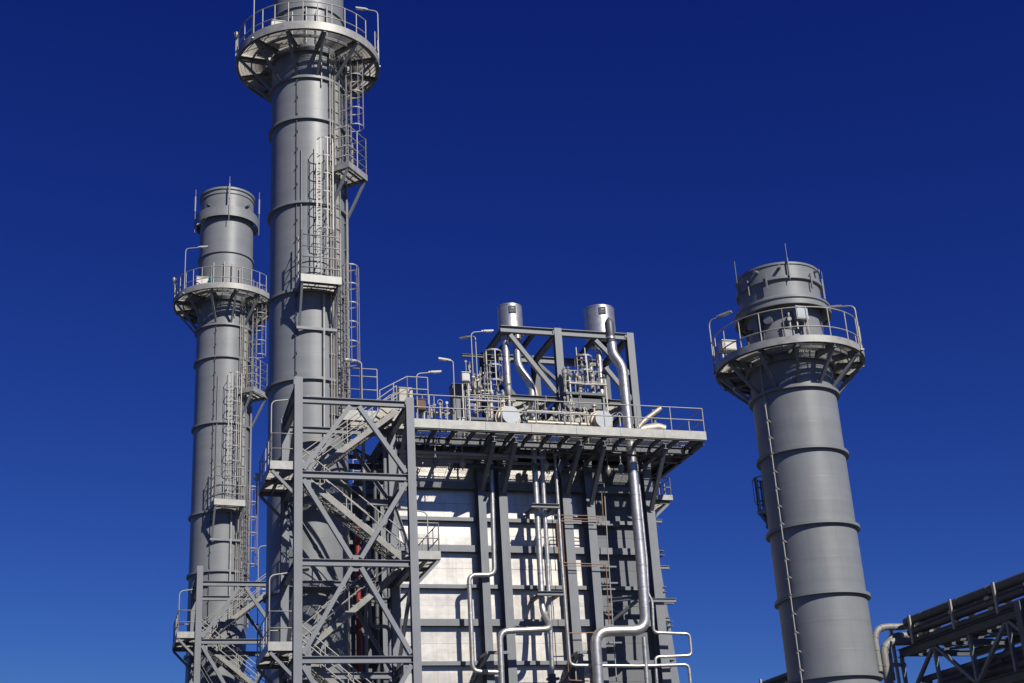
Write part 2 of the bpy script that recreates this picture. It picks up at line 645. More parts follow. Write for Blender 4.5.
def ring(root, P, r, z, w=0.13, h=0.12, name='stiffening_ring', m=None):
    mb = MB()
    mb.lathe(P.c, [(r - 0.01, z), (r + w, z), (r + w, z + h), (r - 0.01, z + h)], 96)
    return mb.build(name, m or M_STACK, root)


def cable(root, P, deg, r, z0, z1, off=0.07, every=0.9, rad=0.016, m=None, clip=0.05):
    mb = MB()
    mb.tube([P.p(deg, r + off, z0), P.p(deg, r + off, z1)], rad, 6)
    z = z0 + every * 0.5
    while z < z1:
        mb.bar(P.p(deg, r - 0.01, z), P.p(deg + 1.2, r + off + 0.04, z + 0.05), clip, clip)
        mb.bar(P.p(deg - 1.5, r + off + 0.02, z - 0.06), P.p(deg + 1.5, r + off + 0.05, z + 0.08), clip * 0.7, clip * 0.7)
        z += every
    return mb.build('cable', m or M_DARK, root)


def shaft(root, P, r, z0, z1, seams):
    """plate shaft, rolled in courses with faint weld seams"""
    mb = MB()
    prof = [(r, z0)]
    for z in seams:
        prof += [(r, z - 0.02), (r + 0.0012, z - 0.012), (r + 0.0012, z + 0.012), (r, z + 0.02)]
    prof.append((r, z1))
    for pr in [prof]:
        mb.lathe(P.c, pr, 96)
    return mb.build('shaft', M_STACK, root)


def ladder_chimney(cx, cy, r, plat, zs, rings, p1, p2, low, top, collar, ring_up, label, group):
    """tall chimney with a round platform and a chain of caged ladders on its right flank"""
    P = Polar(cx, cy)
    t = thing('chimney', (cx, cy, 0), label, 'chimney', group)
    zt, zb, Ro, zbr = plat
    seams = [z0 + k for z0 in range(2, int(top), 2) for k in (0.35,)]
    shaft(t, P, r, 0, top, [s for s in seams if s < top - 1])
    for z in rings:
        ring(t, P, r, z)
    ring(t, P, r, ring_up, 0.08, 0.10)
    ring_platform(t, P, r, Ro, zt, zb, zbr, 12, 13, gap=(53, 70))
    # crown: rain collar standing off the shaft, double rim
    mb = MB()
    rc = r + 0.30
    mb.lathe(P.c, [(rc - 0.03, collar[0]), (rc, collar[0]), (rc, collar[1]), (rc - 0.03, collar[1]), (rc - 0.03, collar[0])], 96)
    for k in range(12):
        mb.bar(P.p(k * 30 + 8, r - 0.01, collar[0] + 0.1), P.p(k * 30 + 8, rc - 0.02, collar[0] + 0.1), 0.06, 0.14)
    mb.build('rain_collar', M_STACK, t)
    mb = MB()
    mb.lathe(P.c, [(r, top - 0.42), (r + 0.05, top - 0.42), (r + 0.05, top - 0.32), (r + 0.01, top - 0.32), (r + 0.01, top - 0.14),
                   (r + 0.08, top - 0.14), (r + 0.08, top), (r - 0.10, top), (r - 0.10, top - 1.5)], 96)
    mb.build('rim', M_STACK, t)
    for a in (-88, 3, 88):
        mb = MB()
        mb.tube([P.p(a, r + 0.34, collar[0] - 0.4), P.p(a, r + 0.34, top + 0.55)], 0.025, 6)
        mb.bar(P.p(a, r + 0.345, top - 1.0), P.p(a, r + 0.345, top + 0.05), 0.08, 0.08)
        mb.build('lightning_rod', M_STEEL, t)
    for a in (-42, 44):
        mb = MB()
        mb.tube([P.p(a, r - 0.05, top - 1.15), P.p(a, r + 0.28, top - 1.15)], 0.10, 10)
        mb.build('nozzle', M_DARK, t)
    # ladders from the bottom up
    caged_ladder(t, P, 50, r + 0.30, low, p2[0] + 0.4, low + 2.3)
    caged_ladder(t, P, 18, r + 0.32, p2[0], p1[0], p2[0] + 2.3)
    caged_ladder(t, P, 61, r + 0.42, p1[0], zt, p1[0] + 2.3)
    rest_platform(t, P, 12, r, 0.98, 1.75, p2[0], p2[1], 2.2, p2[1] - 1.75, (0.45, 0.95, 1.45, 2.0), (1, 0))
    rest_platform(t, P, 56, r, 1.0, 1.55, p1[0], p1[1], 2.0, p1[1] - 1.7, (0.45, 0.95, 1.45, 1.95), (1, 1), False)
    # cable tray, conduits and a white riser on the right flank
    mb = MB()
    for s in (-1, 1):
        mb.bar(P.p(45 + s * 4.6, r + 0.13, low), P.p(45 + s * 4.6, r + 0.13, zb), 0.03, 0.13, P.dir(45))
    mb.bar(P.p(45, r + 0.08, low), P.p(45, r + 0.08, zb), 0.26, 0.02, P.dir(45))
    z = low + 0.4
    while z < zb:
        mb.bar(P.p(41, r + 0.12, z), P.p(49, r + 0.12, z), 0.04, 0.05)
        z += 0.6
    mb.build('cable_tray', M_TOE, t)
    for a, rd, m in ((33, 0.03, M_GALV), (37, 0.022, M_GALV), (72, 0.05, M_STACK), (77, 0.03, M_GALV)):
        mb = MB()
        mb.tube([P.p(a, r + 0.12, low - 1), P.p(a, r + 0.12, zb)], rd, 8)
        z = low
        while z < zb:
            mb.bar(P.p(a, r - 0.02, z), P.p(a, r + 0.15, z), 0.09, 0.05)
            z += 1.35
        mb.build('conduit', m, t)
    mb = MB()
    mb.tube([P.p(22, r + 0.09, low - 1.5), P.p(22, r + 0.09, p2[1] - 0.1)], 0.06, 8)
    mb.build('riser', M_TOE, t)
    mb = MB()
    mb.tube([P.p(20, r + 0.08, ring_up - 4.3), P.p(20, r + 0.08, zb)], 0.035, 8)
    mb.build('drain_pipe', M_GALV, t)
    cable(t, P, -17, r, 4, zb, 0.06)
    mb = MB()
    mb.tube([P.p(-10, r + 0.05, p2[0] - 1.0), P.p(-10, r + 0.05, p1[0] + 0.8)], 0.028, 6)
    mb.build('conduit', M_STACK, t)
    # tall instrument tubes behind the platform rail
    for a in (-3, 12, 28, -24):
        mb = MB()
        mb.tube([P.p(a, r + 0.14, zb + 0.2), P.p(a, r + 0.14, zt + random.uniform(1.6, 2.3))], 0.04, 8)
        mb.build('sample_probe', M_GALV, t)
    return t, P


def tall_pair():
    # nearer, taller one
    t, P = ladder_chimney(8.75, 56.33, 1.69, (39.90, 39.49, 3.37, 37.98), None,
                          [37.92, 35.75, 31.42, 27.14, 23.09, 18.7, 14.17, 9.6, 5.0],
                          (33.36, 33.05), (27.48, 27.13), 21.6, 47.0, (45.0, 45.7), 41.85,
                          'tallest grey steel chimney, its top cut off, rising behind the near stair tower',
                          'grey chimneys of the power plant')
    b = P.p(-34, 2.5, 39.72)
    cabinet(tuple(b), (0.62, 0.4, 0.62), M_WHITE, 'white junction box on the platform of the tallest chimney', legs=0.25, group='boxes on the chimney platforms')
    lamp(tuple(P.p(-48, 3.34, 39.6)), 3.3, P.dir(120) * 0.9, 'lamp on the left of the tallest chimney platform, its head above the photo', 'lamps on the chimney platforms')
    lamp(tuple(P.p(86, 3.34, 39.6)), 3.2, P.dir(-90) * 0.8, 'lamp on the right rim of the tallest chimney platform', 'lamps on the chimney platforms')
    horn(P.p(-82, 3.4, 40.0), 'small grey beacon on the left rim of the tallest chimney platform')
    mb = MB()
    # further, shorter one
    t, P = ladder_chimney(7.27, 79.67, 1.63, (37.60, 37.24, 3.08, 35.55), None,
                          [35.45, 33.38, 29.25, 23.92, 20.5, 16.0, 11.5, 7.0],
                          (31.4, 31.1), (24.40, 24.05), 18.6, 44.8, (42.7, 43.35), 40.3,
                          'shorter grey chimney farthest left, its whole crown in view',
                          'grey chimneys of the power plant')
    b = P.p(-38, 2.2, 37.4)
    cabinet(tuple(b), (0.75, 0.4, 0.70), M_WHITE, 'white junction box on the platform of the leftmost chimney', legs=0.3, group='boxes on the chimney platforms')
    lamp(tuple(P.p(-52, 3.05, 37.3)), 3.0, P.dir(90) * 1.15, 'lamp above the white box on the leftmost chimney platform', 'lamps on the chimney platforms')
    horn(P.p(-80, 3.1, 37.8), 'small grey beacon on the left rim of the leftmost chimney platform')
    v = thing('valve', tuple(P.p(-22, 2.3, 37.4)), 'small teal valve beside the white box on the leftmost chimney', 'valve')
    q = P.p(-22, 2.3, 37.4)
    MB().tube([q, q + Vector((0, 0, 1.2))], 0.05, 8).build('stem', M_DARK, v)
    MB().tube([q + Vector((0, 0, 0.5)), q + Vector((0, 0, 0.95))], [0.07, 0.10], 10).build('valve_body', M_TEAL, v)


def horn(p, label):
    t = thing('beacon', tuple(p), label, 'beacon', 'beacons on the chimney platforms')
    MB().tube([p - Vector((0, 0, 0.5)), p + Vector((0, 0, 0.9))], 0.03, 6).build('post', M_GALV, t)
    MB().tube([p + Vector((0, 0, 0.85)), p + Vector((0, 0, 0.95)), p + Vector((0, 0, 1.1)), p + Vector((0, 0, 1.18))], [0.06, 0.12, 0.12, 0.05], 10).build('beacon_head', M_GALV, t)


def right_chimney():
    cx, cy, r = 24.26, 42.58, 1.5
    P = Polar(cx, cy)
    t = thing('chimney', (cx, cy, 0), 'free-standing grey chimney on the right with a wide hood on top', 'chimney', 'grey chimneys of the power plant')
    shaft(t, P, r, 0, 20.2, [2.1, 3.6, 5.0, 6.4, 7.6, 9.3, 10.3, 12.4, 14.4, 15.2, 17.2])
    mb = MB()
    mb.lathe(P.c, [(1.40, 20.2), (1.40, 22.1)], 96)
    mb.build('neck', M_STACK, t)
    mb = MB()
    mb.lathe(P.c, [(1.40, 21.95), (1.70, 21.70), (1.70, 21.62), (1.78, 21.62), (1.78, 21.74), (1.72, 21.76), (1.72, 21.86), (1.77, 21.88), (1.77, 21.95), (1.58, 22.04), (1.5, 22.09)], 96)
    mb.build('hood_skirt', M_STACK, t)
    mb = MB()
    mb.lathe(P.c, [(1.5, 22.08), (1.5, 22.70), (1.60, 22.70), (1.60, 22.80), (1.535, 22.82), (1.535, 23.28), (1.57, 23.28), (1.57, 23.36), (1.42, 23.36), (1.42, 22.0)], 96)
    mb.build('hood', M_STACK, t)
    for a, zl, zh in ((-62, 22.2, 24.0), (16, 22.6, 24.05), (80, 22.1, 23.3)):
        mb = MB()
        mb.tube([P.p(a, 1.66, zl), P.p(a, 1.66, zh)], 0.014, 6)
        mb.bar(P.p(a, 1.63, zl + 0.1), P.p(a, 1.63, zl + 0.9), 0.05, 0.05)
        mb.build('lightning_rod', M_STEEL, t)
    for a in (-42, -14, 48):
        mb = MB()
        mb.bar(P.p(a, 1.62, 22.35), P.p(a, 1.62, 22.95), 0.06, 0.05, P.dir(a))
        mb.build('lug', M_STACK, t)
    for a in (-26, 5, 62):
        mb = MB()
        mb.tube([P.p(a, 1.45, 23.15), P.p(a, 1.75, 23.12)], 0.06, 8)
        mb.build('nozzle', M_STACK, t)
    for z in (18.48, 16.22, 13.55, 11.16, 8.44, 5.9, 3.3):
        ring(t, P, r, z, 0.13, 0.11)
    ring_platform(t, P, r, 2.71, 19.98, 19.72, 18.58, 12, 8, post_every=18)
    cable(t, P, -38, r, 1, 19.6, 0.15, 0.62, 0.024, M_GALV, 0.035)
    for k in range(3):
        mb = MB()
        mb.tube([P.p(-38 + k * 4, 1.46, 20.0), P.p(-38 + k * 4, 1.46, 21.5)], 0.025, 6)
        mb.build('conduit', M_DARK, t)
    for a, h in ((-56, 1.4), (8, 1.3), (30, 1.35)):
        mb = MB()
        mb.tube([P.p(a, 1.62, 20.0), P.p(a, 1.62, 20.0 + h)], 0.045, 8)
        mb.tube([P.p(a, 1.36, 20.6 + h / 3), P.p(a, 1.72, 20.6 + h / 3)], 0.08, 8)
        mb.build('sample_probe', M_GALV if a > 0 else M_RUST, t)
    mb = MB()
    q = P.p(-20, 1.42, 21.2)
    mb.tube([q, q + P.dir(-20) * 0.16], 0.16, 14)
    mb.build('port_cover', M_BLUE, t)
    rest_platform(t, P, -112, r, 0.36, 0.5, 14.75, 14.6, 1.3, 14.1, (0.5, 1.0, 1.25), (1, 1))
    caged_ladder(t, P, -128, r + 0.06, 14.7, 15.6, 15.2, 0.36)
    B = 'boxes on the chimney platforms'
    cabinet(tuple(P.p(-66, 2.3, 19.85)), (0.55, 0.35, 0.34), M_WHITE, 'white box on the left side of the free-standing chimney platform', legs=0.55, group=B)
    cabinet(tuple(P.p(2, 2.0, 19.85)), (0.48, 0.3, 0.48), M_STEEL, 'low grey box in the middle of the free-standing chimney platform', legs=0.15, group=B)
    cabinet(tuple(P.p(22, 1.72, 20.6)), (0.46, 0.25, 0.46), M_BLUE, 'pale box mounted high under the hood of the right chimney', legs=0.35, group=B)
    L = 'lamps on the chimney platforms'
    lamp(tuple(P.p(-78, 2.745, 19.74)), 2.1, P.dir(80) * 0.6 + P.dir(0) * 0.1, 'lamp on the left rim of the free-standing chimney platform', L, 0.03)
    lamp(tuple(P.p(70, 2.745, 19.75)), 1.75, P.dir(-100) * 0.75, 'lamp on the right rim of the free-standing chimney platform', L, 0.03)


# ================================================================== stair towers
def stair_tower(ox, oy, label, group, lamps, dz=0.0):
    """open steel stair tower; (ox, oy) is the near left column"""
    X0, X1, Y0, Y1 = ox, ox + 4.37, oy, oy + 3.45
    t = thing('stair_tower', (ox, oy, 0), label, 'stair tower', group)
    cs = 0.31
    # columns: H sections with the flange to the front
    for (x, y, zt) in ((X0, Y0, 21.55 + dz), (X1, Y0, 20.92 + dz), (X0, Y1, 21.15 + dz), (X1, Y1, 20.92 + dz)):
        MB().ibeam((x, y, 0), (x, y, zt), cs, cs, (0, 1, 0), 0.03).build('column', M_STEEL, t)
    zb = [z + dz for z in (20.65, 17.65, 14.28, 10.72, 7.35, 3.9)]
    h = 0.25
    for z in zb:
        MB().ibeam((X0 + cs / 2 + 0.01, Y0, z), (X1 - cs / 2 - 0.01, Y0, z), 0.20, h).build('beam', M_STEEL, t)
        MB().ibeam((X0 + cs / 2 + 0.01, Y1, z), (X1 - cs / 2 - 0.01, Y1, z), 0.20, h).build('beam', M_STEEL, t)
        for x in (X0, X1):
            MB().ibeam((x, Y0 + cs / 2 + 0.01, z), (x, Y1 - cs / 2 - 0.01, z), 0.20, 0.30).build('beam', M_STEEL, t)
    MB().ibeam((X0, Y0 + cs / 2 + 0.01, 21.2 + dz), (X0, Y1 - cs / 2, 21.0 + dz), 0.22, 0.3).build('beam', M_STEEL, t)
    xm = (X0 + X1) / 2
    for i, (za, zc) in enumerate(zip(zb[:-1], zb[1:])):
        a, c = za - h / 2 - 0.05, zc + h / 2 + 0.05
        for s in (-1, 1):
            xe = xm + s * (2.185 - cs / 2 - 0.05)
            if i % 2 == 0:
                p, q = (xm + s * 0.17, Y0, a), (xe, Y0, c + 0.03)
            else:
                p, q = (xe, Y0, a - 0.03), (xm + s * 0.17, Y0, c)
            MB().angle(p, q, 0.17, (0, -1, 0)).build('brace', M_STEEL, t)
            MB().angle((p[0], Y1 + 0.02, p[2]), (q[0], Y1 + 0.02, q[2]), 0.15, (0, 1, 0)).build('brace', M_STEEL, t)
        for s in (-1, 1):                              # corner plates where the braces land
            xe = xm + s * (2.185 - cs / 2 - 0.17)
            ze = c + 0.14 if i % 2 == 0 else a - 0.14
            g = MB()
            g.box((xe - 0.17, Y0 - 0.011, ze - 0.19), (xe + 0.17, Y0 + 0.011, ze + 0.19))
            for bx in (-0.08, 0.04):
                for bz in (-0.1, 0.02):
                    g.box((xe + bx, Y0 - 0.03, ze + bz), (xe + bx + 0.04, Y0 - 0.01, ze + bz + 0.04))
            g.build('gusset', M_STEEL, t)
        MB().box((xm - 0.28, Y0 - 0.012, (a if i % 2 == 0 else c) - 0.13), (xm + 0.28, Y0 + 0.012, (a if i % 2 == 0 else c) + 0.13)).build('gusset', M_STEEL, t)
        # side bracing along the depth
        for x in (X0, X1):
            p, q = ((x, Y0 + 0.2, c), (x, Y1 - 0.2, a)) if i % 2 else ((x, Y0 + 0.2, a), (x, Y1 - 0.2, c))
            MB().angle(p, q, 0.15, (1, 0, 0)).build('brace', M_STEEL, t)
    # landings
    proj = 1.0
    zl = {21.2 + dz: 1, 17.98 + dz: -1, 14.62 + dz: 1, 11.2 + dz: -1, 7.8 + dz: 1, 4.4 + dz: -1}
    for z, s in zl.items():
        xi = X0 - 0.05 if s < 0 else X1 + 0.05
        top = z > 21.0 + dz
        xo = xi + s * (0.25 if top else proj)
        xin = xi - s * (0.8 if top else 0.35)
        ya, yb = (Y0 + 1.9 if top else Y0 - 0.05), Y1 + 0.1
        zt, zb_ = z + 0.17, z - 0.15
        mb = MB()
        xa, xb = min(xi, xo), max(xi, xo)
        mb.box((xa, ya, zb_), (xb, ya + 0.02, zt))
        mb.box((xa, yb - 0.02, zb_), (xb, yb, zt))
        ex = xo if s > 0 else xo
        mb.box((min(ex, ex - s * 0.02), ya + 0.021, zb_), (max(ex, ex - s * 0.02), yb - 0.021, zt))
        ld = mb.build('landing', M_TOE, t)
        n = 3
        for k in range(n):
            y0, y1 = ya + 0.03 + (yb - ya - 0.06) * k / n, ya + 0.03 + (yb - ya - 0.06) * (k + 1) / n - 0.02
            f = rect_grating(min(xo - s * .03, xin), max(xo - s * .03, xin), y0, y1, z)
            f.build('floor_panel', M_GRATE, ld)
        b = MB()
        for y in ((Y1 - 0.05,) if top else (Y0 + 0.1, (Y0 + Y1) / 2, Y1 - 0.05)):
            b.ibeam((xi, y, z - 0.12), (xo - s * 0.03, y, z - 0.12), 0.1, 0.17)
        for y in (() if top else (Y0 + 0.05, Y1)):
            b.angle((xo - s * 0.08, y, z - 0.2), (xi + s * 0.0, y, z - 1.15), 0.11, (0, -1, 0))
        b.ibeam((xi + s * 0.5, ya + 0.06, z - 0.12), (xi + s * 0.5, yb - 0.06, z - 0.12), 0.08, 0.14)
        b.build('bracket', M_STEEL, ld)
        if top:
            continue
        rl = rail_mesh([(xi, ya + 0.04, zt - 0.1), (xo - s * 0.05, ya + 0.04, zt - 0.1), (xo - s * 0.05, yb - 0.05, zt - 0.1), (xi, yb - 0.05, zt - 0.1)], 1.2, 0.9, 0.024, (0.6,))
        rl.build('railing', M_GALV, ld)
    # flights: rear lane climbs to the right, front lane climbs to the left
    lev = sorted(zl.items(), reverse=True)
    tread_src = None
    for (zu, su), (zd, sd) in zip(lev[:-1], lev[1:]):
        if su > 0:
            ya, yb = Y0 + 1.95, Y0 + 3.0           # upper end right: rear lane
            xa, xb = X0 + 0.2, X1 - 0.05
        else:
            ya, yb = Y0 + 0.45, Y0 + 1.5
            xa, xb = X1 - 0.2, X0 + 0.05
        A, B = Vector((xa, 0, zd)), Vector((xb, 0, zu))
        st = MB()
        for y in (ya, yb):
            st.bar(A + Vector((0, y, -0.10)), B + Vector((0, y, -0.10)), 0.03, 0.22)
            dd = 0.05 if y == ya else -0.05
            for q in (-0.20, 0.0):
                st.bar(A + Vector((0, y + dd * .7, q)), B + Vector((0, y + dd * .7, q)), 0.07, 0.02)
        fl = st.build('stair_flight', M_STRINGER, t)
        n = 15
        for k in range(n):
            p = A + (B - A) * ((k + 0.5) / n)
            if tread_src is None:
                mb = rect_grating(p.x - 0.13, p.x + 0.13, ya + 0.05, yb - 0.05, p.z + 0.015, 'y', pitch=0.043)
                mb.box((p.x - 0.145, ya + 0.05, p.z - 0.035), (p.x - 0.137, yb - 0.05, p.z + 0.02))
                mb.box((p.x + 0.137, ya + 0.05, p.z - 0.035), (p.x + 0.145, yb - 0.05, p.z + 0.02))
                o = mb.build('tread', M_TREAD, fl)
                tread_src = (o, p.copy(), ya)
            else:
                o0, p0, y0 = tread_src
                o = piece(o0, 'tread', fl, (p.x - p0.x, ya - y0, p.z - p0.z))
        rl = MB()
        for y in (ya + 0.02, yb - 0.02):
            for hh in (0.5, 1.0):
                rl.tube([A + Vector((0, y, hh)), B + Vector((0, y, hh))], 0.024, 6)
            for k in range(5):
                p = A + (B - A) * (k / 4)
                rl.tube([p + Vector((0, y, -0.1)), p + Vector((0, y, 1.0))], 0.024, 6)
        rl.build('handrail', M_GALV, fl)
    for base, hgt, arm, lab in lamps:
        lamp((ox + base[0], oy + base[1], base[2]), hgt, arm, lab, 'lamps on the stair towers')
    return t


def towers():
    stair_tower(7.48, 50.62, 'near steel stair tower with zigzag flights in front of the tallest chimney', 'stair towers', [
        ((-0.98, 0.3, 17.9), 2.75, Vector((1.35, 0.1, 0.05)), 'lamp on the upper left landing of the near stair tower'),
        ((-0.98, 0.3, 11.1), 2.75, Vector((1.35, 0.1, 0.05)), 'lamp on the lower left landing of the near stair tower'),
        ((5.25, 1.2, 14.6), 2.05, Vector((-1.0, 0.0, 0.0)), 'lamp on the right landing of the near stair tower'),
    ])
    stair_tower(5.75, 73.2, 'far steel stair tower at the foot of the leftmost chimney', 'stair towers', [
        ((-0.98, 0.3, 15.95), 2.4, Vector((1.3, 0.1, 0.05)), 'lamp on the left landing of the far stair tower'),
        ((3.5, 4.2, 17.4), 4.4, Vector((0.9, 0.0, 0.0)), 'lamp behind the top beam of the far stair tower'),
    ], -1.95)
    horn(Vector((6.55, 50.7, 17.7)) + Vector((-0.25, 2.9, -0.3)), 'small grey beacon on the upper left landing of the near stair tower')
    # red fire main rising behind the near flights
    v = thing('fire_main', (10.68, 55.6, 0), 'red riser pipe behind the flights of the near stair tower', 'pipe')
    MB().tube([(10.68, 55.6, 0), (10.68, 55.6, 17.1)], 0.11, 10).build('pipe_run', M_RED, v)
    fb = MB()
    for z in (16.95, 14.9, 12.9, 10.9, 8.9):
        fb.tube([(10.68, 55.6, z), (10.68, 55.6, z + 0.1)], 0.16, 10)
    fb.build('flange', M_RED, v)


# ================================================================== boiler
WALL_Y, FACE_Y = 59.30, 58.60
XL, XR = 12.70, 25.30
COLX = [(12.68, 13.02), (16.79, 17.14), (17.77, 18.16), (20.81, 21.23), (21.96, 22.35), (24.91, 25.32)]
ZG = [20.03, 18.47, 17.12, 15.41, 13.82, 12.06, 10.45, 8.8, 7.2, 5.5, 3.8, 2.1]


def boiler():
    t = thing('boiler', (19.0, 62.5, 0), 'big box-shaped boiler clad in bare metal panels between grey columns', 'boiler')
    mb = MB()
    mb.box((XL + 0.1, WALL_Y + 0.12, 0.0), (XR - 0.1, 66.0, 21.35))
    mb.build('casing', M_GREYCLAD, t)
    # cladding panels: each bay by each row
    bays = [(13.02, 16.79, M_CLAD), (17.14, 17.77, M_CLAD), (18.16, 20.81, M_CLAD), (21.23, 21.96, M_CLAD), (22.35, 24.91, M_GREYCLAD)]
    zz = [21.35] + ZG + [0.1]
    for xa, xb, m in bays:
        nx = 1
        for za, zc in zip(zz[:-1], zz[1:]):
            for i in range(nx):
                x0 = xa - 0.1 + (xb - xa + 0.2) * i / nx + 0.006
                x1 = xa - 0.1 + (xb - xa + 0.2) * (i + 1) / nx - 0.006
                nrow = 2 if za - zc > 1.0 else 1
                for k in range(nrow):
                    z1 = za - (za - zc) * k / nrow - 0.004
                    z0 = za - (za - zc) * (k + 1) / nrow + 0.004
                    j = random.uniform(-0.012, 0.012)
                    tx, tz = random.uniform(-0.004, 0.004), random.uniform(-0.006, 0.006)
                    y = WALL_Y + j
                    b = MB()
                    yb = WALL_Y + 0.10
                    vs = [(x0, y - tx - tz, z0), (x1, y + tx - tz, z0), (x1, y + tx + tz, z1), (x0, y - tx + tz, z1),
                          (x0, yb, z0), (x1, yb, z0), (x1, yb, z1), (x0, yb, z1)]
                    b.add(vs, [(0, 1, 2, 3), (1, 5, 6, 2), (4, 0, 3, 7), (3, 2, 6, 7), (4, 5, 1, 0)])
                    b.build('cladding_panel', m, t)
    # columns: deep I sections standing off the wall
    for xa, xb in COLX:
        MB().ibeam(((xa + xb) / 2, (FACE_Y + WALL_Y) / 2 - 0.02, 0), ((xa + xb) / 2, (FACE_Y + WALL_Y) / 2 - 0.02, 21.3), xb - xa, WALL_Y - FACE_Y - 0.06, (0, 1, 0), 0.03).build('column', M_STEEL, t)
    # girts between the columns
    for xa, xb, m in bays:
        for i, z in enumerate(ZG):
            wide = (i % 2 == 0)
            hh, dp = (0.30, 0.24) if wide else (0.17, 0.22)
            if i == 0:
                hh, dp = 0.34, 0.3
            MB().ibeam((xa + 0.012, WALL_Y - dp / 2 - 0.03, z), (xb - 0.012, WALL_Y - dp / 2 - 0.03, z), hh, dp, (0, 1, 0)).build('girt', M_STEEL, t)
    # short shelf angles on the grey bay
    for z, xa, xb in ((18.32, 22.5, 23.6), (16.35, 22.25, 23.3), (15.6, 22.5, 23.4), (14.3, 22.5, 23.3), (12.9, 22.4, 23.2)):
        MB().bar((xa, WALL_Y - 0.3, z), (xb, WALL_Y - 0.3, z), 0.3, 0.07).build('shelf', M_STEEL, t)
    # left and right side walls with buckstays
    for i, z in enumerate(ZG):
        out = 0.42 + 0.05 * i if i % 2 == 0 else 0.30 + 0.05 * i
        MB().ibeam((XR + out / 2, WALL_Y - 0.15, z), (XR + out / 2, 65.9, z), out, 0.24).build('buckstay', M_STEEL, t)
        MB().ibeam((XL - 0.12, WALL_Y + 0.2, z), (XL - 0.12, 65.9, z), 0.3, 0.22).build('buckstay', M_STEEL, t)
    for y in (59.75, 61.8, 64.0):
        mb = MB()
        mb.add([(XR - 0.1, y, 20.6), (XR + 0.22, y, 20.6), (XR + 1.15, y, 8.0), (XR + 1.15, y, 0), (XR - 0.1, y, 0),
                (XR - 0.1, y + 0.3, 20.6), (XR + 0.22, y + 0.3, 20.6), (XR + 1.15, y + 0.3, 8.0), (XR + 1.15, y + 0.3, 0), (XR - 0.1, y + 0.3, 0)],
               [(0, 1, 2, 3, 4)[::-1], (5, 6, 7, 8, 9), (0, 5, 6, 1), (1, 6, 7, 2), (2, 7, 8, 3)])
        mb.build('buttress', M_STEEL, t)
        MB().ibeam((XL - 0.2, y, 0), (XL - 0.2, y, 20.9), 0.3, 0.35).build('column', M_STEEL, t)
    # small brackets that carry the loops of pipe on the right corner
    for z, xo in ((18.55, 0.75), (16.35, 1.0), (14.72, 1.1), (13.95, 0.6)):
        MB().ibeam((XR + 0.02, FACE_Y + 0.25, z), (XR + xo * 0.55, FACE_Y + 0.25, z), 0.12, 0.16).build('pipe_bracket', M_STEEL, t)
    MB().ibeam((23.9, FACE_Y - 0.05, 14.75), (25.9, FACE_Y - 0.05, 14.75), 0.14, 0.18).build('pipe_bracket', M_STEEL, t)
    MB().ibeam((22.6, 58.7, 14.75), (24.0, 57.9, 14.75), 0.2, 0.18).build('pipe_bracket', M_STEEL, t)
    MB().bar((22.75, 59.2, 13.75), (23.75, 57.95, 14.6), 0.12, 0.14).build('pipe_bracket', M_STEEL, t)
    # knee struts of pipe supports
    for x, z in ((17.1, 12.3), (21.2, 12.3)):
        mb = MB()
        mb.bar((x - 0.75, WALL_Y - 0.1, z - 1.0), (x - 0.35, 57.95, z), 0.12, 0.12)
        mb.bar((x - 0.4, 57.93, z), (x + 0.55, 57.93, z), 0.14, 0.12)
        mb.bar((x - 0.4, WALL_Y - 0.3, z), (x - 0.4, 57.9, z), 0.12, 0.12)
        mb.build('pipe_bracket', M_STEEL, t)

    f = thing('duct_support', (11.4, 57.2, 0), 'dark braced support frame over the flue duct behind the near stair tower', 'steel frame')
    for x, y in ((10.35, 57.0), (12.3, 57.0), (12.3, 55.6)):
        MB().ibeam((x, y, 0), (x, y, 21.25), 0.22, 0.22, (0, 1, 0)).build('column', M_DARK, f)
    for z in (20.1, 17.6, 14.3, 11.0, 8.0):
        MB().ibeam((10.47, 57.0, z), (12.18, 57.0, z), 0.16, 0.2).build('beam', M_DARK, f)
        MB().ibeam((12.3, 55.72, z), (12.3, 56.88, z), 0.16, 0.2).build('beam', M_DARK, f)
    for za, zb in ((21.1, 20.2), (20.0, 17.7), (17.5, 14.4), (14.2, 11.1), (10.9, 8.1)):
        MB().bar((10.5, 57.0, za), (12.15, 57.0, zb), 0.1, 0.1).build('brace', M_DARK, f)
    G = 'pipes behind the near stair tower'
    for pts, r, m, lab in (
            ([(10.2, 56.4, 21.2), (10.25, 56.4, 20.35), (11.6, 56.4, 20.3), (11.6, 56.4, 8.0)], 0.09, M_PIPE, 'dark pipe with a square bend under the gangway'),
            ([(11.1, 56.2, 21.0), (11.1, 56.2, 8.0)], 0.07, M_GALV, 'thin pale riser beside the red riser pipe'),
            ([(11.95, 55.9, 21.0), (11.95, 55.9, 17.2), (11.2, 55.9, 17.2), (11.2, 55.9, 13.0), (12.0, 55.9, 13.0), (12.0, 55.9, 7.0)], 0.08, M_STEEL, 'grey riser with two side steps beside the boiler corner')):
        p = thing('riser_pipe', pts[0], lab, 'pipe', G)
        pipe_mesh(pts, r, 0.25, 10, 1.4).build('pipe_run', m, p)

    d = thing('flue_duct', (10.9, 60.0, 0), 'dark grey flue duct between the tallest chimney and the boiler', 'duct')
    mb = MB()
    mb.box((9.4, 58.2, 0.0), (12.35, 64.5, 19.6))
    mb.build('duct_wall', M_GREYCLAD, d)
    for z in (19.3, 17.0, 14.4, 12.0, 9.6, 7.0, 4.0):
        MB().ibeam((10.3, 58.08, z), (12.35, 58.08, z), 0.22, 0.2, (0, 1, 0)).build('stiffener', M_STEEL, d)
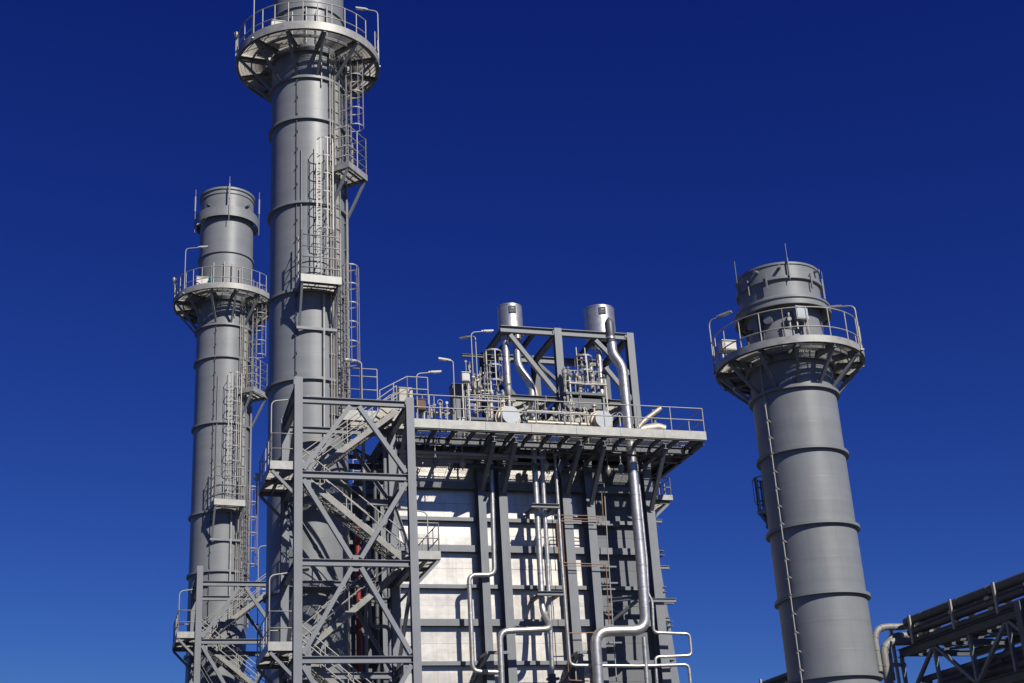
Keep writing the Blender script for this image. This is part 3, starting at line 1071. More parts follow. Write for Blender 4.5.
    for x in (12.25,):
        MB().bar((x, 58.02, 0), (x, 58.02, 19.6), 0.22, 0.3, (0, 1, 0)).build('stiffener', M_STEEL, d)
    return t


DECK_Z, DX0, DX1, DY0 = 21.92, 12.3, 27.12, 56.0


def roof_platform():
    t = thing('roof_platform', (19.5, 60.0, DECK_Z), 'long galvanised service platform with railings running across the top of the boiler', 'platform')
    # toe boards, one per length
    n = 7
    for k in range(n):
        xa = DX0 + (DX1 - DX0) * k / n + 0.006
        xb = DX0 + (DX1 - DX0) * (k + 1) / n - 0.006
        MB().box((xa, DY0, 21.66), (xb, DY0 + 0.03, 22.06)).build('toe_board', M_TOE, t)
    for k in range(4):
        ya = DY0 + 0.032 + 9.6 * k / 4
        MB().box((DX1 - 0.03, ya, 21.66), (DX1, ya + 2.39, 22.06)).build('toe_board', M_TOE, t)
    # floor
    nx = 12
    for k in range(nx):
        xa = DX0 + 0.04 + (DX1 - DX0 - 0.1) * k / nx
        xb = DX0 + 0.04 + (DX1 - DX0 - 0.1) * (k + 1) / nx - 0.03
        for ya, yb in ((56.06, 57.05), (57.09, 58.15), (58.2, 58.95), (59.05, 62.0), (62.03, 65.6)):
            if 57.08 < ya < 58 or k in (2, 9, 10, 11) and ya < 58:
                rect_grating(xa, xb, ya, yb, DECK_Z, 'y', pitch=0.06, dep=0.032).build('floor_panel', M_GRATE, t)
            else:
                MB().box((xa, ya, DECK_Z - 0.03), (xb, yb, DECK_Z)).build('floor_plate', M_STEEL, t)
    MB().ibeam((DX0, 56.12, 21.69), (DX1 - 0.04, 56.12, 21.69), 0.16, 0.16).build('edge_beam', M_DARK, t)
    for y in (57.6, 59.0, 62.0, 65.5):
        MB().ibeam((DX0, y, 21.62), (DX1 - 0.04, y, 21.62), 0.18, 0.3).build('edge_beam', M_STEEL, t)
    x = DX0 + 0.3
    while x < DX1:
        MB().ibeam((x, 56.22, 21.72), (x, 65.5, 21.72), 0.10, 0.18).build('joist', M_DARK, t)
        x += 0.88
    MB().ibeam((DX1 - 0.13, 56.22, 21.6), (DX1 - 0.13, 65.5, 21.6), 0.16, 0.26).build('edge_beam', M_STEEL, t)
    for (xa, xb), zl in zip(COLX[1:], (19.75, 19.65, 19.7, 19.2, 19.0)):
        xm = (xa + xb) / 2
        MB().ibeam((xm, 56.2, 21.34), (xm, WALL_Y - 0.1, 21.34), 0.2, 0.26).build('cantilever', M_STEEL, t)
        MB().ibeam((xm, 56.35, 21.25), (xm, FACE_Y - 0.02, zl), 0.18, 0.18).build('strut', M_STEEL, t)
    # railings
    rail_mesh([(12.4, 56.06, 22.0), (DX1 - 0.05, 56.06, 22.0)], 1.2, 1.55, 0.026, (0.62,)).build('railing', M_GALV, t)
    rail_mesh([(DX1 - 0.05, 56.08, 22.0), (DX1 - 0.05, 65.5, 22.0), (12.4, 65.5, 22.0)], 1.2, 1.7, 0.026, (0.62,)).build('railing', M_GALV, t)
    # gangway from the foot of the chimney ladder
    mb = MB()
    mb.box((9.9, 54.45, 21.3), (12.9, 54.48, 21.75))
    mb.box((9.9, 54.481, 21.3), (9.93, 56.3, 21.75))
    g = mb.build('gangway', M_TOE, t)
    mb = rect_grating(9.96, 12.95, 54.5, 56.2, 21.6)
    mb.build('floor_panel', M_GRATE, g)
    mb = MB()
    for y in (54.6, 56.1):
        mb.ibeam((9.95, y, 21.42), (12.9, y, 21.42), 0.14, 0.24)
    mb.build('joist', M_STEEL, g)
    rail_mesh([(9.95, 56.2, 21.7), (9.95, 54.52, 21.7), (11.4, 54.52, 21.7)], 1.95, 0.8, 0.026, (0.5, 1.0, 1.6)).build('railing', M_GALV, g)
    rail_mesh([(11.5, 54.52, 21.6), (12.7, 54.52, 22.3), (13.6, 54.52, 22.3)], 1.1, 0.9, 0.026, (0.55,)).build('railing', M_GALV, g)
    # side gallery hung below the right end
    mb = MB()
    mb.box((25.6, 60.2, 20.0), (27.0, 60.23, 20.25))
    mb.box((26.97, 60.231, 20.0), (27.0, 62.4, 20.25))
    g = mb.build('side_gallery', M_TOE, t)
    mb = rect_grating(25.6, 26.95, 60.25, 62.4, 20.12)
    mb.build('floor_panel', M_GRATE, g)
    mb = MB()
    mb.ibeam((25.5, 60.4, 19.95), (26.9, 60.4, 19.95), 0.12, 0.2)
    mb.bar((26.8, 60.4, 19.85), (25.5, 60.4, 18.7), 0.12, 0.12)
    mb.build('bracket', M_STEEL, g)
    rail_mesh([(25.9, 60.26, 20.2), (26.95, 60.26, 20.2), (26.95, 62.3, 20.2)], 0.9, 0.7, 0.024, (0.45,)).build('railing', M_GALV, g)
    return t


def pipes():
    def run(name, pts, r, m, label, group, bend=None, bands=1.3, n=14):
        t = thing(name, tuple(pts[0]), label, 'pipe', group)
        pipe_mesh(pts, r, bend, n, bands).build('pipe_run', m, t)
        return t
    G = 'pipes on the boiler wall'
    t = run('jacketed_pipe', [(17.43, 58.4, 21.9), (17.30, 58.4, 15.8), (16.13, 58.4, 15.75), (16.11, 58.4, 11.6), (17.3, 58.4, 11.54)], 0.105, M_ALU,
            'slim shiny pipe with a C-shaped loop left of the first pair of columns', G, 0.3)
    t = run('jacketed_pipe', [(19.39, 58.1, 21.7), (19.31, 58.1, 14.1), (19.39, 57.2, 13.17), (17.04, 57.2, 13.07), (16.99, 57.2, 8.0)], 0.135, M_ALU,
            'shiny pipe in the middle bay that turns left and down below its twin', G, 0.42)
    t = run('jacketed_pipe', [(19.75, 58.1, 21.7), (19.70, 58.1, 16.4), (19.57, 58.1, 11.2), (19.55, 58.1, 8.0)], 0.10, M_ALU,
            'straight slim shiny pipe, right one of the pair in the middle bay', G)
    c = MB()
    c.bar((19.33, 58.1, 11.2), (19.85, 58.1, 11.2), 0.3, 0.1)
    c.tube([(19.57, 58.1, 11.0), (19.57, 58.1, 11.4)], 0.16, 12)
    c.build('flange', M_DARK, t)
    for z, xa, xb in ((18.78, 18.98, 20.3), (14.82, 19.0, 20.22)):
        s = thing('pipe_support', (19.6, 58.6, z), 'grey cross beam clamping the twin pipes, %s' % ('the upper one' if z > 16 else 'the lower one'), 'pipe support', 'pipe supports')
        MB().ibeam((xa, 57.7, z), (xb, 57.7, z), 0.2, 0.19).build('cross_beam', M_STEEL, s)
        for x in (xa + 0.2, xb - 0.2):
            MB().ibeam((x, 57.82, z), (x, WALL_Y - 0.05, z), 0.12, 0.16).build('arm', M_STEEL, s)
    run('jacketed_pipe', [(20.33, 57.9, 22.0), (20.3, 57.9, 16.4), (20.34, 57.9, 11.74), (23.49, 57.9, 11.69), (25.91, 57.9, 11.74), (25.88, 57.9, 8.5)], 0.075, M_ALU,
        'long thin pipe that drops beside the third column and turns right at the bottom', G, 0.25)
    run('jacketed_pipe', [(23.97, 57.6, 22.0), (23.96, 57.6, 16.36), (23.9, 57.6, 13.2), (21.5, 57.6, 13.14), (21.43, 57.6, 8.0)], 0.235, M_ALU,
        'thickest shiny pipe with a big S bend on the right of the wall', G, 0.62, 1.1, 20)
    run('jacketed_pipe', [(24.36, 58.0, 21.3), (24.40, 58.0, 16.47), (24.32, 58.0, 14.91), (24.49, 58.0, 14.6), (24.42, 58.0, 13.18), (26.15, 58.0, 13.12), (26.13, 58.0, 12.16), (24.38, 58.0, 12.1), (24.28, 58.0, 8.0)], 0.07, M_ALU,
        'thin pipe with a square loop sticking out past the right corner', G, 0.2)
    run('jacketed_pipe', [(23.89, 57.9, 12.95), (23.78, 57.9, 8.0)], 0.10, M_ALU, 'short straight pipe dropping from under the big S bend', G)
    C = 'copper tubes on the boiler wall'
    run('copper_tube', [(22.62, 58.3, 19.9), (22.58, 58.3, 18.28), (20.32, 58.3, 18.27), (20.33, 58.3, 16.36), (22.54, 58.3, 16.3), (22.45, 58.3, 13.6)], 0.024, M_COPPER, 'copper tube bent into a big rectangle over two columns', C, 0.08, 0, 6)
    run('copper_tube', [(20.14, 58.36, 16.0), (20.14, 58.36, 18.56), (21.83, 58.36, 18.58), (22.46, 58.36, 18.53)], 0.02, M_COPPER, 'copper tube running just above the big copper rectangle', C, 0.08, 0, 6)
    run('copper_tube', [(22.3, 58.36, 18.42), (20.6, 58.36, 18.42), (20.55, 58.36, 13.0)], 0.018, M_COPPER, 'copper tube inside the big copper rectangle', C, 0.08, 0, 6)
    run('copper_tube', [(21.9, 58.3, 13.24), (20.4, 58.3, 13.21), (20.39, 58.3, 11.18), (21.3, 58.3, 11.13)], 0.022, M_COPPER, 'copper tube looping behind the foot of the big S pipe', C, 0.08, 0, 6)
    run('copper_tube', [(22.05, 58.3, 16.22), (20.5, 58.3, 16.22)], 0.018, M_COPPER, 'short copper tube under the big copper rectangle', C, 0.08, 0, 6)
    w = run('conduit_run', [(22.85, 58.5, 20.6), (22.75, 58.5, 16.1), (22.61, 58.5, 8.0)], 0.026, M_GALV, 'thin grey conduit running down the grey panels', G, 0.1, 0, 6)
    U = 'pipes slung under the roof platform'
    run('header_pipe', [(12.8, 57.2, 20.95), (19.6, 57.2, 20.9)], 0.07, M_GALV, 'thin pale header under the left half of the platform', U, None, 1.0)
    run('header_pipe', [(15.5, 58.2, 20.7), (24.8, 58.2, 20.75)], 0.11, M_PIPE, 'dark header pipe crossing under the platform', U, None, 1.2)
    run('header_pipe', [(19.6, 57.0, 21.1), (26.4, 57.0, 21.1)], 0.05, M_RUST, 'thin rusty pipe under the right half of the platform', U, None, 1.5)
    run('header_pipe', [(13.2, 58.2, 21.1), (18.6, 58.2, 21.1)], 0.09, M_CREAM, 'cream jacketed pipe close to the wall under the platform', U, None, 1.1)
    for i, (x, lab) in enumerate(((14.6, 'leftmost valve hanging under the roof platform'), (15.9, 'valve hanging under the platform just left of the first column pair'), (19.3, 'valve hanging at the top of the left twin pipe'), (19.75, 'valve hanging at the top of the right twin pipe'),
                                  (20.5, 'valve hanging by the third column top'), (22.9, 'valve hanging above the thin grey conduit'), (23.4, 'valve hanging just left of the thick pipe'))):
        v = thing('pipe_hanger', (x, 57.6, 20.4), lab, 'pipe hanger', 'hangers under the roof platform')
        MB().tube([(x, 57.6 + 0.2 * (i % 3), 21.5), (x, 57.6 + 0.2 * (i % 3), 20.35)], 0.03, 6).build('rod', M_GALV, v)
        MB().tube([(x, 57.6 + 0.2 * (i % 3), 20.9), (x, 57.6 + 0.2 * (i % 3), 20.75), (x, 57.6 + 0.2 * (i % 3), 20.6), (x, 57.6 + 0.2 * (i % 3), 20.45)], [0.06, 0.14, 0.14, 0.06], 10).build('valve_body', M_CREAM if i % 2 else M_STEEL, v)


def silencer(x, y, r, z0, z1, label):
    t = thing('silencer', (x, y, z0), label, 'silencer', 'silencers on the roof frame')
    mb = MB()
    mb.lathe((x, y), [(r * 0.55, z0 - 0.05), (r - 0.03, z0), (r, z0 + 0.03), (r, z1 - 0.03), (r - 0.02, z1), (r - 0.06, z1), (r - 0.06, z1 - 0.5)], 64)
    mb.build('drum', M_ALU, t)
    mb = MB()
    mb.lathe((x, y), [(r - 0.06, z1 - 0.5), (0.01, z1 - 0.5)], 32)
    mb.build('inner_baffle', M_BLACK, t)
    for z in (z0 + 0.06, z1 - 0.08):
        mb = MB()
        mb.lathe((x, y), [(r - 0.005, z), (r + 0.012, z), (r + 0.012, z + 0.05), (r - 0.005, z + 0.05)], 64)
        mb.build('band', M_ALU, t)
    # dark square emblem plate with a pale mark
    P = Polar(x, y)
    a = 14
    c, tt, o = P.p(a, r, 0), P.tan(a), P.dir(a)
    Z = Vector((0, 0, 1))
    zc = z1 - 0.36
    pl = MB().bar(c + Z * (zc - 0.19) + o * 0.02, c + Z * (zc + 0.19) + o * 0.02, 0.34, 0.03, o).build('emblem_plate', M_BLACK, t)
    mk = MB()
    mk.bar(c + tt * -0.07 + Z * (zc + 0.05) + o * 0.042, c + tt * 0.09 + Z * (zc + 0.05) + o * 0.042, 0.012, 0.09)
    mk.bar(c + tt * -0.08 + Z * (zc - 0.10) + o * 0.042, c + tt * 0.08 + Z * (zc - 0.10) + o * 0.042, 0.012, 0.025)
    mk.build('mark', M_STEEL, pl)
    return t


def roof_frame():
    t = thing('roof_frame', (21.8, 61.0, DECK_Z), 'grey steel frame standing on the roof platform and carrying the silencers', 'steel frame')
    ZT = 27.95
    xs = (18.55, 21.25, 25.0)
    for y in (59.0, 62.6):
        for x in xs:
            if x == 18.55 and y == 59.0:
                continue
            MB().ibeam((x, y, DECK_Z + 0.01), (x, y, ZT + 0.12), 0.36, 0.36, (0, 1, 0), 0.03).build('column', M_STEEL if y < 60 else M_DARK, t)  # rear columns take the darker colour to paint in their shade
        for xa, xb in ((18.4, 21.06), (21.44, 24.8)):
            MB().ibeam((xa, y, ZT - 0.06), (xb, y, ZT - 0.06), 0.24, 0.34, (0, 0, 1), 0.03).build('beam', M_STEEL, t)
        for xa, xb in ((21.44, 24.8),):
            MB().ibeam((xa, y, 24.4), (xb, y, 24.4), 0.2, 0.28).build('beam', M_DARK, t)
        MB().ibeam((18.67, y, 24.4), (21.06, y, 24.4), 0.2, 0.28).build('beam', M_DARK, t)
        if y == 59.0:
            for p, q in (((18.85, y, 27.6), (21.0, y, 24.75)), ((23.2, y, 27.6), (24.82, y, 25.9)), ((23.6, y, 26.2), (24.82, y, 24.6))):
                MB().angle(p, q, 0.2, (0, -1, 0)).build('brace', M_STEEL, t)
        else:
            for p, q in (((21.4, y, 24.6), (24.82, y, 27.7)), ((21.06, y, 24.6), (18.7, y, 27.7)), ((21.4, y, 27.7), (24.82, y, 24.6))):
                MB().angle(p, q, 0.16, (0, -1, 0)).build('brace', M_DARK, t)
    for x in xs:
        MB().ibeam((x, 59.2, ZT - 0.1), (x, 62.4, ZT - 0.1), 0.22, 0.3).build('beam', M_STEEL, t)
        MB().ibeam((x, 59.2, 24.4), (x, 62.4, 24.4), 0.18, 0.26).build('beam', M_DARK, t)
        MB().angle((x, 59.2, 24.6), (x, 62.4, 27.6), 0.15, (1, 0, 0)).build('brace', M_DARK, t)
    for x in (19.1, 20.1, 23.3, 24.9):
        MB().ibeam((x, 59.15, ZT - 0.12), (x, 62.45, ZT - 0.12), 0.16, 0.22).build('beam', M_DARK, t)
    MB().ibeam((17.0, 61.0, ZT - 0.7), (18.6, 61.0, ZT - 0.7), 0.12, 0.14).build('beam', M_DARK, t)
    # mid level gratings
    for xa, xb in ((18.7, 21.0), (21.5, 24.8)):
        mb = rect_grating(xa, xb, 59.15, 62.4, 24.58)
        mb.build('floor_panel', M_GRATE, t)
    silencer(19.42, 60.6, 0.62, 28.15, 29.80, 'left smaller shiny steel silencer drum on the roof frame')
    silencer(24.15, 60.6, 0.78, 28.15, 30.00, 'right wider shiny steel silencer drum beside a dark capped vent')


def drum(x, label):
    y0, y1, z, r = 57.5, 62.5, 22.98, 0.58
    t = thing('steam_drum', (x, y0, DECK_Z), label, 'steam drum', 'steam drums')
    mb = MB()
    mb.tube([(x, y0 + 0.35, z), (x, y0 + 0.5, z), (x, y1, z)], [r * 0.86, r, r], 28)
    mb.tube([(x, y0 + 0.02, z), (x, y0 + 0.36, z)], 0.43, 28)
    mb.build('shell', M_CREAM, t)
    mb = MB()
    mb.tube([(x, y0 - 0.03, z), (x, y0 + 0.03, z)], 0.42, 28)
    mb.build('end_cap', M_BLUE, t)
    for dy in (0.48, 1.8):
        mb = MB()
        mb.tube([(x, y0 + dy, z), (x, y0 + dy + 0.1, z)], r + 0.02, 28)
        mb.build('band', M_CREAM, t)
    for y in (y0 + 0.9, y0 + 3.5):
        MB().box((x - 0.4, y, DECK_Z + 0.01), (x + 0.4, y + 0.2, z - 0.35)).build('saddle', M_STEEL, t)
    for dx, dy, h in ((-0.1, 0.9, 1.1), (0.25, 1.5, 0.9), (-0.3, 2.1, 1.3), (0.1, 2.8, 1.0)):
        mb = MB()
        mb.tube([(x + dx, y0 + dy, z + 0.3), (x + dx, y0 + dy, z + h)], 0.07, 8)
        mb.tube([(x + dx, y0 + dy, z + h * 0.85), (x + dx, y0 + dy, z + h * 0.85 + 0.08)], 0.14, 8)
        mb.build('nozzle', M_CREAM, t)


def safety_cage(x, y, z0, z1, label):
    """free-standing caged ladder"""
    t = thing('caged_ladder', (x, y, z0), label, 'ladder', 'caged ladders on the roof')
    mb = MB()
    for s in (-1, 1):
        mb.bar((x + s * 0.22, y, z0), (x + s * 0.22, y, z1 + 0.1), 0.035, 0.06)
    z = z0 + 0.2
    while z < z1:
        mb.tube([(x - 0.22, y, z), (x + 0.22, y, z)], 0.015, 5)
        z += 0.3
    mb.build('rungs_and_rails', M_GALV, t)
    cg = MB()
    Rr = 0.42
    ks = [z0 + 2.0 + 0.75 * k for k in range(int((z1 - z0 - 2.0) / 0.75) + 1)]
    for z in ks:
        pts = []
        for k in range(13):
            a = R(-40 + 260 * k / 12)
            pts.append(Vector((x + Rr * math.cos(a + math.pi), y - 0.3 + Rr * math.sin(a + math.pi), z)))
        for a, b in zip(pts[:-1], pts[1:]):
            cg.bar(a, b, 0.016, 0.075)
    for a in (-30, 20, 90, 160, 210):
        a = R(a) + math.pi
        q = Vector((x + Rr * math.cos(a), y - 0.3 + Rr * math.sin(a), 0))
        cg.bar(q + Vector((0, 0, ks[0])), q + Vector((0, 0, ks[-1])), 0.05, 0.014, (math.cos(a), math.sin(a), 0))
    cg.build('cage', M_GALV, t)


def valve(x, y, z, h, label, m=None, group='valves on the roof'):
    t = thing('relief_valve', (x, y, z), label, 'valve', group)
    m = m or M_GALV
    MB().tube([(x, y, z), (x, y, z + 0.12), (x, y, z + 0.14), (x, y, z + h * 0.55)], [0.14, 0.14, 0.08, 0.09], 10).build('valve_body', m, t)
    MB().tube([(x, y, z + h * 0.55), (x, y, z + h * 0.6), (x, y, z + h * 0.85), (x, y, z + h)], [0.09, 0.13, 0.13, 0.04], 10).build('bonnet', m, t)
    MB().tube([(x, y, z + h * 0.4), (x + 0.3, y, z + h * 0.4)], 0.08, 10).build('outlet', m, t)
    MB().tube([(x - 0.1, y - 0.15, z + h * 0.9), (x + 0.12, y - 0.15, z + h * 0.95)], 0.02, 6).build('lever', M_DARK, t)


def roof_gear():
    drum(18.2, 'left steam drum with a pale round end cap behind the railing')
    drum(22.72, 'right steam drum with a pale round end cap behind the railing')
    V = 'vent pipes on the roof frame'

    def run(name, pts, r, m, label, bend=None, bands=1.0, n=14):
        t = thing(name, tuple(pts[0]), label, 'pipe', V)
        pipe_mesh(pts, r, bend, n, bands).build('pipe_run', m, t)
        return t
    run('vent_pipe', [(18.72, 59.4, 28.1), (18.74, 59.4, 23.6)], 0.17, M_ALU, 'straight shiny pipe under the left silencer')
    run('vent_pipe', [(19.45, 59.7, 28.2), (19.38, 59.7, 26.3), (20.02, 59.7, 25.4), (19.95, 59.7, 22.0)], 0.19, M_ALU, 'shiny dog-leg pipe under the left silencer', 0.4)
    run('vent_pipe', [(19.6, 60.3, 26.4), (20.4, 60.2, 25.3), (20.36, 60.2, 22.0)], 0.12, M_CREAM, 'thin dog-leg pipe behind the larger one at the left silencer', 0.3)
    run('vent_pipe', [(23.45, 59.3, 27.9), (23.4, 59.3, 23.6)], 0.17, M_ALU, 'straight shiny pipe left of the capped vent')
    t = run('vent_pipe', [(23.48, 57.6, 26.9), (23.48, 57.6, 26.35), (23.93, 57.6, 25.7), (23.94, 57.6, 22.05)], 0.24, M_ALU, 'thick shiny vent pipe with a dark narrow cap', 0.5)
    MB().tube([(23.45, 57.6, 26.55), (23.45, 57.6, 26.9), (23.44, 57.6, 27.95), (23.44, 57.6, 28.1), (23.44, 57.6, 28.25)], [0.12, 0.22, 0.22, 0.16, 0.02], 18).build('cap', M_PIPE, t)
    MB().lathe((23.44, 57.6), [(0.225, 27.1), (0.235, 27.1), (0.235, 27.2), (0.225, 27.2)], 20).build('band', M_ALU, t)
    run('drain_pipe', [(24.55, 58.0, 22.75), (24.9, 58.0, 23.15), (25.85, 58.0, 23.85)], 0.12, M_CREAM, 'slanting weathered pipe at the right end of the roof', 0.3)
    run('drain_pipe', [(24.7, 58.2, 22.75), (25.7, 58.2, 22.95), (26.0, 58.2, 22.85)], 0.24, M_CREAM, 'fat horizontal pipe stub at the right end of the roof', 0.3)
    run('drain_pipe', [(25.6, 58.4, 23.9), (25.75, 58.4, 22.2)], 0.09, M_STEEL, 'short upright pipe holding the slanting pipe end', 0.1, 0)
    safety_cage(17.75, 58.7, 22.9, 26.55, 'caged ladder beside the left silencer pipes')
    safety_cage(22.28, 58.7, 22.9, 26.95, 'caged ladder beside the right silencer pipes')
    # valve clusters
    pos = [(16.55, 58.8, 23.1, 1.9), (16.95, 59.0, 23.4, 2.0), (17.25, 59.3, 23.7, 1.9), (16.7, 59.6, 24.2, 1.4), (18.5, 58.6, 23.5, 1.5),
           (21.3, 58.5, 24.6, 1.3), (21.65, 58.9, 24.6, 1.5), (22.0, 58.4, 24.6, 1.0), (22.7, 58.6, 24.6, 1.6), (23.0, 58.6, 24.6, 1.0)]
    for i, (x, y, z, h) in enumerate(pos):
        where = 'left' if i < 5 else 'right'
        lab = ['leftmost relief valve of the left cluster on the roof', 'second relief valve in the left cluster on the roof', 'third relief valve in the left cluster on the roof',
               'highest relief valve of the left cluster', 'relief valve between the left cage and the silencer pipe',
               'leftmost relief valve of the right cluster on the roof', 'tall relief valve in the right cluster beside the cage', 'short relief valve in front of the right cage',
               'tallest relief valve right of the right cage', 'small relief valve nearest the right silencer pipe'][i]
        valve(x, y, z, h, lab, M_GALV if i % 3 else M_STEEL)
    # small platforms that carry the clusters
    for xa, xb, z, lab in ((16.3, 18.4, 23.05, 'dark valve stand in front of the left silencer'), (21.2, 23.2, 24.55, 'dark valve stand in front of the right silencer')):
        t = thing('valve_stand', ((xa + xb) / 2, 58.7, DECK_Z), lab, 'valve stand', 'valve stands on the roof')
        MB().box((xa, 58.2, z - 0.12), (xb, 59.8, z)).build('top_plate', M_DARK, t)
        for x in (xa + 0.1, xb - 0.1):
            for y in (58.3, 59.7):
                MB().bar((x, y, DECK_Z + 0.01), (x, y, z - 0.12), 0.1, 0.1).build('leg', M_STEEL, t)
        rail_mesh([(xa + .03, 58.25, z), (xb - .03, 58.25, z)], 1.1, 0.5, 0.024, (0.55,)).build('railing', M_GALV, t)
        MB().bar((xa + 0.2, 58.6, z - 0.5), (xb - 0.2, 58.6, z - 0.5), 0.5, 0.5).build('actuator', M_DARK, t)
    # manifolds: rows of small pipes with flanged stubs and gauges
    def manifold(x0, x1, y, z, n, label, m=M_GALV, seed=0):
        rnd = random.Random(seed)
        t = thing('manifold', (x0, y, DECK_Z), label, 'manifold', 'manifolds on the roof')
        mb = MB()
        mb.tube([(x0, y, z), (x1, y, z)], 0.06, 8)
        mb.tube([(x0, y + 0.25, z + 0.45), (x1, y + 0.25, z + 0.45)], 0.04, 8)
        for x in (x0 + 0.05, x1 - 0.05):
            mb.bar((x, y, DECK_Z), (x, y, z + 0.5), 0.06, 0.06)
        mb.build('header', m, t)
        for k in range(n):
            x = x0 + (x1 - x0) * (k + 0.5) / n + rnd.uniform(-0.05, 0.05)
            h = rnd.uniform(0.5, 1.5)
            b = MB()
            b.tube([(x, y, z), (x, y, z + h)], 0.035, 8)
            zz = z + h * rnd.uniform(0.4, 0.7)
            b.tube([(x, y, zz), (x, y, zz + 0.05), (x, y, zz + 0.16), (x, y, zz + 0.2)], [0.05, 0.10, 0.10, 0.05], 8)
            if k % 2:
                b.tube([(x, y - 0.02, z + h), (x, y - 0.22, z + h + 0.02), (x, y - 0.24, z + h - 0.3)], 0.03, 6)
            else:
                b.tube([(x, y - 0.04, z + h), (x, y + 0.02, z + h)], 0.065, 10)
            b.build('stub', [M_STEEL, m, M_STRINGER][k % 3], t)
    manifold(16.4, 18.2, 58.3, 23.9, 7, 'manifold with many stubs in front of the left caged ladder', M_GALV, 1)
    manifold(16.6, 18.0, 59.6, 24.9, 6, 'high manifold behind the left caged ladder', M_CREAM, 2)
    manifold(18.9, 20.9, 58.0, 22.6, 6, 'low manifold between the left drum and the middle column', M_STEEL, 3)
    manifold(21.4, 23.3, 58.25, 25.0, 7, 'high manifold on the right valve stand', M_GALV, 4)
    manifold(20.9, 22.1, 58.0, 22.9, 5, 'low manifold left of the right drum cap', M_CREAM, 5)
    manifold(13.9, 15.6, 57.5, 22.5, 6, 'low manifold left of the blue-grey cabinet', M_GALV, 6)
    manifold(24.2, 25.9, 58.9, 22.5, 5, 'low manifold behind the weathered pipes at the right end', M_STEEL, 7)
    # clutter along the front gallery
    cabinet((13.15, 57.0, DECK_Z + 0.01), (0.62, 0.5, 0.95), M_TAN, 'cream control cabinet at the left end of the roof platform', 'control_cabinet', 0.85, 'cabinet')
    cabinet((13.9, 57.2, DECK_Z + 0.01), (0.42, 0.35, 0.45), M_RUST, 'rust-brown box right of the cream cabinet', 'junction_box', 0.95)
    cabinet((15.55, 56.5, DECK_Z + 0.01), (0.26, 0.2, 0.28), M_WHITE, 'small white box low on the railing near the second lamp', 'junction_box', 0.1)
    cabinet((16.25, 58.0, DECK_Z + 0.01), (0.36, 0.3, 0.40), M_WHITE, 'white box left of the left valve cluster', 'junction_box', 2.75)
    cabinet((16.2, 58.9, DECK_Z + 0.01), (0.8, 0.6, 2.7), M_GREYCLAD, 'tall blue-grey equipment cabinet left of the left drum', 'equipment_cabinet', 0.15, 'cabinet')
    for x, h, lab in ((14.35, 1.0, 'leftmost hand wheel pipe behind the roof railing'), (14.75, 1.3, 'tall hand wheel pipe left of the second railing lamp'), (15.0, 0.8, 'low hand wheel pipe close to the second railing lamp'),
                      (16.9, 1.0, 'hand wheel pipe left of the left steam drum cap'), (20.6, 1.1, 'hand wheel pipe midway between the two steam drums'), (21.7, 1.4, 'tallest hand wheel pipe, just left of the right steam drum'), (23.3, 1.1, 'hand wheel pipe right of the right steam drum cap')):
        t = thing('stand_pipe', (x, 57.0, DECK_Z), lab, 'stand pipe', 'stand pipes behind the roof railing')
        MB().tube([(x, 57.0, DECK_Z), (x, 57.0, DECK_Z + h)], 0.045, 8).build('pipe_run', M_GALV, t)
        c = Vector((x, 56.95, DECK_Z + h))
        MB().tube([c + Vector((0.12 * math.cos(a), 0, 0.12 * math.sin(a))) for a in [2 * math.pi * k / 10 for k in range(10)]], 0.02, 6, closed=True).build('hand_wheel', M_GALV, t)
    for i, (xa, xb, z, r, m, lab) in enumerate(((14.0, 15.6, 22.95, 0.05, M_GALV, 'low level thin pipe by the second lamp'), (19.0, 22.0, 22.7, 0.10, M_CREAM, 'cream cross pipe between the two steam drums'), (19.0, 21.9, 23.25, 0.06, M_GALV, 'thin cross pipe above the cream one between the drums'))):
        t = thing('cross_pipe', (xa, 57.4, z), lab, 'pipe', 'cross pipes on the roof')
        pipe_mesh([(xa, 57.6, z), (xb, 57.6, z)], r, None, 10, 0.7).build('pipe_run', m, t)
    L = 'lamps on the roof platform'
    lamp((13.5, 56.12, 22.0), 2.2, Vector((0.9, 0, 0)), 'leftmost lamp on the roof railing', L)
    lamp((15.2, 56.12, 21.6), 3.3, Vector((-0.28, 0, 0.0)), 'tall lamp with a very short arm on the roof railing', L)
    lamp((16.78, 58.5, 25.1), 2.3, Vector((0.85, 0, 0)), 'highest lamp above the left valve cluster', L)
    lamp((17.1, 58.9, 25.1), 2.3, Vector((-0.35, 0.4, 0)), 'lamp right behind the highest lamp of the left valve cluster', L)
    lamp((10.72, 54.42, 21.6), 2.3, Vector((-0.3, 0, 0)), 'lamp with a dark head at the foot of the chimney ladder', L)


